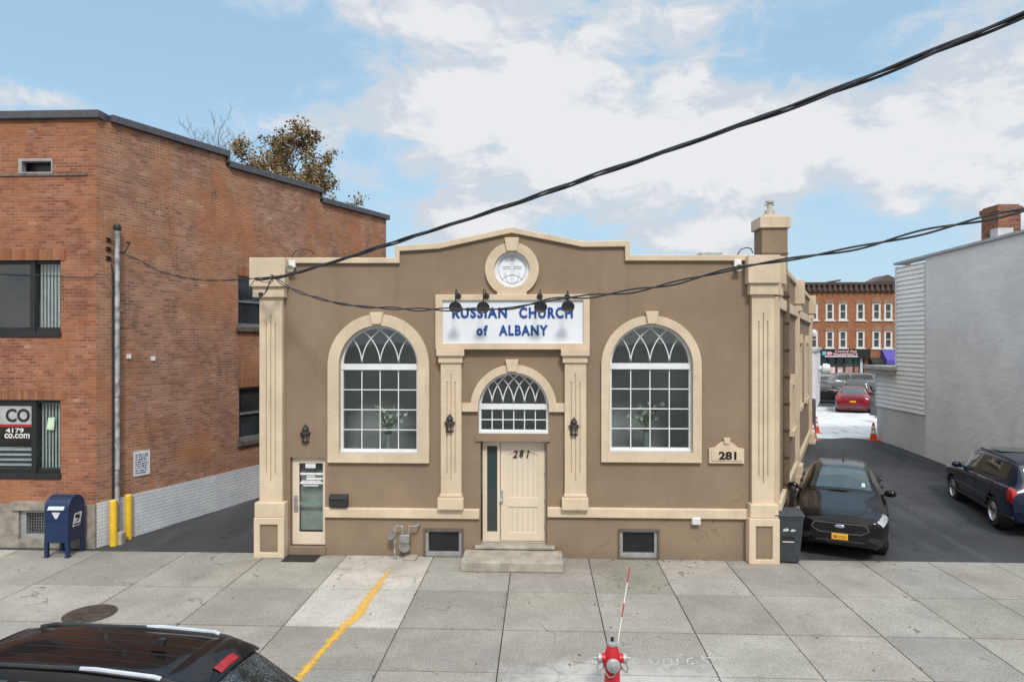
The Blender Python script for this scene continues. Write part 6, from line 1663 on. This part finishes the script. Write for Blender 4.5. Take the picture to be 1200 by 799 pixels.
m = MB()
for z in (.35, .5, .65, .8): m.tube([(-.3, -.28, z), (.3, -.28, z), (.3, .28, z), (-.3, .28, z)], .015, 5, closed=True)
for x in (-.3, -.1, .1, .3): m.tube([(x, -.28, .35), (x, -.28, .8)], .012, 5); m.tube([(x, .28, .35), (x, .28, .8)], .012, 5)
m.build('basket', DARKM, CT)
m = MB()
for x in (-.28, .28): m.tube([(x, .28, .1), (x, .28, .8), (x, .4, .98)], .018, 6); m.tube([(x, -.28, .1), (x, -.28, .4)], .018, 6)
m.tube([(-.28, .4, .98), (.28, .4, .98)], .018, 6); m.build('frame', plain('cart_grey', (.3, .3, .3), .5, .4), CT)
for x in (-.28, .28):
    for y in (-.28, .28):
        m = MB(); m.lathe([(0, -.02), (.1, -.02), (.1, .02), (0, .02)], 14, Matrix.Translation((x, y, .1)) @ Matrix.Rotation(R(90), 4, 'Y')); m.build('wheel', RUBBER, CT)
m = MB(); m.box(-.26, .26, -.24, .24, .37, .72); m.build('bag_load', plain('brown_load', (.18, .10, .07), .8, var=.5, scale=6), CT, bevel=.04)

# ================================================================== TREES
BARK = plain('grey_bark', (.085, .07, .058), .9, var=.3, scale=9, bmp=.5)
def leaf_mat(name, ca, cb):
    m, t, out = new_mat(name); b = bsdf(t, out, .7, 0, .25)
    ob = t.n('ShaderNodeTexCoord').outputs['Object']; n = t.noise(ob, 1.1, 4, .6); n2 = t.noise(ob, 9, 3)
    t.l(t.mix(t.ramp(t.math('ADD', t.math('MULTIPLY', n, .6), t.math('MULTIPLY', n2, .4)), .35, .65), ca, cb), b.inputs['Base Color'])
    return m
LEAF = leaf_mat('dry_brown_leaf', (.14, .10, .045), (.34, .235, .11))
def tree(loc, h, label, seed, leaves, spread, r0, crown_base=.35, lean=(0, 0), lnf=(.48, .68)):
    rg = random.Random(seed); T = thing('tree', label, 'tree', loc)
    m = MB(); tips = []
    def grow(p, d, ln, r, lvl):
        pts = [p]; rad = [r]; n = 5
        for k in range(n):
            d = (d + Vector((rg.uniform(-1, 1), rg.uniform(-1, 1), rg.uniform(-.35, .6))) * (.13 + .05 * lvl)).normalized()
            p = p + d * (ln / n); pts.append(p); rad.append(max(.006, r * (1 - .5 * (k + 1) / n)))
            if lvl < 4 and k >= (2 if lvl == 0 else 1):
                for _ in range(2 if lvl < 3 else 1):
                    a = rg.uniform(0, 2 * PI); side = Vector((math.cos(a) * spread, math.sin(a) * spread, rg.uniform(.15, .75))).normalized()
                    grow(p, (d * .45 + side * .8).normalized(), ln * rg.uniform(*lnf), rad[-1] * .6, lvl + 1)
            if lvl >= 3: tips.append((p, d))
        m.tube(pts, rad, 6 if lvl < 2 else 4, cap=False)
    grow(Vector((0, 0, 0)), Vector((lean[0], lean[1], 1)).normalized(), h * .55, r0, 0)
    tr = m.build('trunk', BARK, T, smooth=True)
    if leaves:
        m = MB(); n = 0
        rg.shuffle(tips)
        for (p, d) in tips:
            if p.z < h * crown_base: continue
            for _ in range(leaves):
                c = p + Vector((rg.gauss(0, .13), rg.gauss(0, .13), rg.gauss(-.06, .12)))
                a = Vector((rg.uniform(-1, 1), rg.uniform(-1, 1), rg.uniform(-1, .2))).normalized() * rg.uniform(.11, .20); b = a.orthogonal().normalized(); b.rotate(Matrix.Rotation(rg.uniform(0, 6.28), 3, a)); b *= a.length * .3
                m.poly([c, c + a * .45 + b, c + a, c + a * .5 - b]); n += 1
        m.build('crown', LEAF, T, recalc=False); print('leaves', n)
    return T
tp = atD(386, 220, 33); tree((tp.x, tp.y, lot_z(tp.y)), 17.3, 'tall tree keeping dry brown leaves behind the brick building', 12, 2, .9, .20, .45, (.02, 0), (.36, .48))
tp = atD(300, 220, 36); tree((tp.x, tp.y, lot_z(tp.y)), 16.2, 'leafless grey tree with thin twigs behind the brick building', 21, 0, .55, .2, lnf=(.38, .54))

# ================================================================== CABLES
def cr(P, n):
    out = []
    for k in range(len(P) - 1):
        p0, p1, p2, p3 = [P[max(0, min(len(P) - 1, k + e))] for e in (-1, 0, 1, 2)]
        for q in range(n):
            t = q / n; out.append(.5 * ((2 * p1) + (p2 - p0) * t + (2 * p0 - 5 * p1 + 4 * p2 - p3) * t * t + (3 * p1 - p0 - 3 * p2 + p3) * t ** 3))
    out.append(P[-1]); return out
def twisted(name, label, pts, r, strands, pitch, rad=None):
    C_ = cr(pts, 24); m = MB(); ln = [0]
    for a, b in zip(C_, C_[1:]): ln.append(ln[-1] + (b - a).length)
    loc = C_[0].copy()
    for s_ in range(strands):
        Q = []
        for i, p in enumerate(C_):
            d = (C_[min(i + 1, len(C_) - 1)] - C_[max(i - 1, 0)]).normalized(); u = d.cross(Vector((0, 0, 1))).normalized(); v = u.cross(d)
            a = 2 * PI * (ln[i] / pitch + s_ / strands); off = (rad or r * 1.1) * (1 + .35 * math.sin(ln[i] * 1.7 + s_))
            Q.append(p + (u * math.cos(a) + v * math.sin(a)) * off - loc)
        m.tube(Q, r, 6)
    o = m.build(name, WIRE, smooth=True); o.location = loc
    return tag(o, label, 'cable')
def planar(pp, px0, i0, px1, i1): return [atD(px, py, 1 / (i0 + (px - px0) / (px1 - px0) * (i1 - i0))) for px, py in pp]
twisted('service_cable', 'thick twisted black cable rising steeply from the church corner across the sky',
        planar([(300, 327), (330, 324), (390, 307), (450, 288), (520, 266), (600, 240), (700, 205), (850, 153), (1000, 98), (1100, 58), (1200, 17), (1330, -40), (1500, -120)], 300, 1 / 13.6, 1200, 1 / 5.4), .0145, 3, 2.6, .018)
twisted('service_cable', 'twisted black cable sagging across the church sign towards the chimney',
        planar([(318, 322), (345, 340), (400, 356), (470, 362), (530, 362.5), (590, 362), (620, 357), (650, 350), (690, 347.5), (760, 338), (830, 322), (880, 311), (950, 300), (1020, 287), (1100, 268), (1200, 246), (1320, 216)], 318, 1 / 13.65, 1200, 1 / 6.4), .0115, 2, 1.3, .018)
q0 = Vector((mp.x, mp.y, 0)); q0.z = zt_m - .45
twisted('drop_cable', 'thin twisted cable running from the conduit mast to the church corner', [q0, atD(165, 306, 15.2), atD(190, 319, 15.0), atD(235, 328, 14.5), atD(275, 328, 14.0), atD(302, 326, 13.65)], .009, 2, 1.0, .012)
m = MB(); base = atD(312, 330, 13.62)
for pl in ([(300, 327), (312, 331), (322, 326), (330, 322)], [(322, 326), (316, 330), (313, 340), (308, 346), (303, 350)], [(303, 326), (297, 330), (288, 345), (285, 350), (295, 352), (303, 349)], [(303, 349), (310, 344), (314, 335), (320, 329)]):
    m.tube(cr([atD(px, py, 13.62 + .01 * k) - base for k, (px, py) in enumerate(pl)], 6), .009, 5)
m.lathe([(0, -.04), (.045, -.03), (.05, .03), (0, .05)], 10, Matrix.Translation(atD(305.5, 345, 13.6) - base))
o = m.build('wire_loop', WIRE, smooth=True); o.location = base; tag(o, 'loose black wire loops and splice at the church corner pilaster', 'wire')
m = MB(); P = cr([Vector((bx(px), -.03, bz(py))) + Vector((BX, BY, 0)) for px, py in ((-60, 317), (0, 320.5), (60, 323), (105, 325), (116, 322), (126, 324), (131, 330))], 6); b0_ = P[0].copy(); m.tube([p - b0_ for p in P], .008, 5); o = m.build('wall_cable', WIRE, smooth=True); o.location = b0_; tag(o, 'thin black wire stapled along the brick front', 'wire')

# ------------------------------------------------------------------ dry leaves and grit against the wall and in the joints
rg = random.Random(11); m = MB()
for k in range(330):
    u_ = rg.random()
    if u_ < .42: x, y = rg.uniform(XL, XR), YF - abs(rg.gauss(0, .10)) - .03
    elif u_ < .75: x, y = rg.choice(jx[12:-22]) + rg.gauss(0, .03), rg.uniform(8.2, 13.8)
    else: x, y = rg.uniform(-10, 12), rg.uniform(8.2, 13.9)
    a = rg.uniform(0, 2 * PI); l_ = rg.uniform(.012, .035); c_ = Vector((x, y, rg.uniform(.008, .02)))
    d = Vector((math.cos(a) * l_, math.sin(a) * l_, rg.uniform(-.004, .01))); n_ = Vector((-d.y, d.x, rg.uniform(-.01, .01))) * .45
    m.poly([c_ - d, c_ + n_, c_ + d, c_ - n_])
tag(m.build('leaf_litter', leaf_mat('litter_brown', (.06, .04, .02), (.22, .14, .06)), recalc=False), 'scattered dry leaf scraps along the wall and slab joints', kind='stuff')
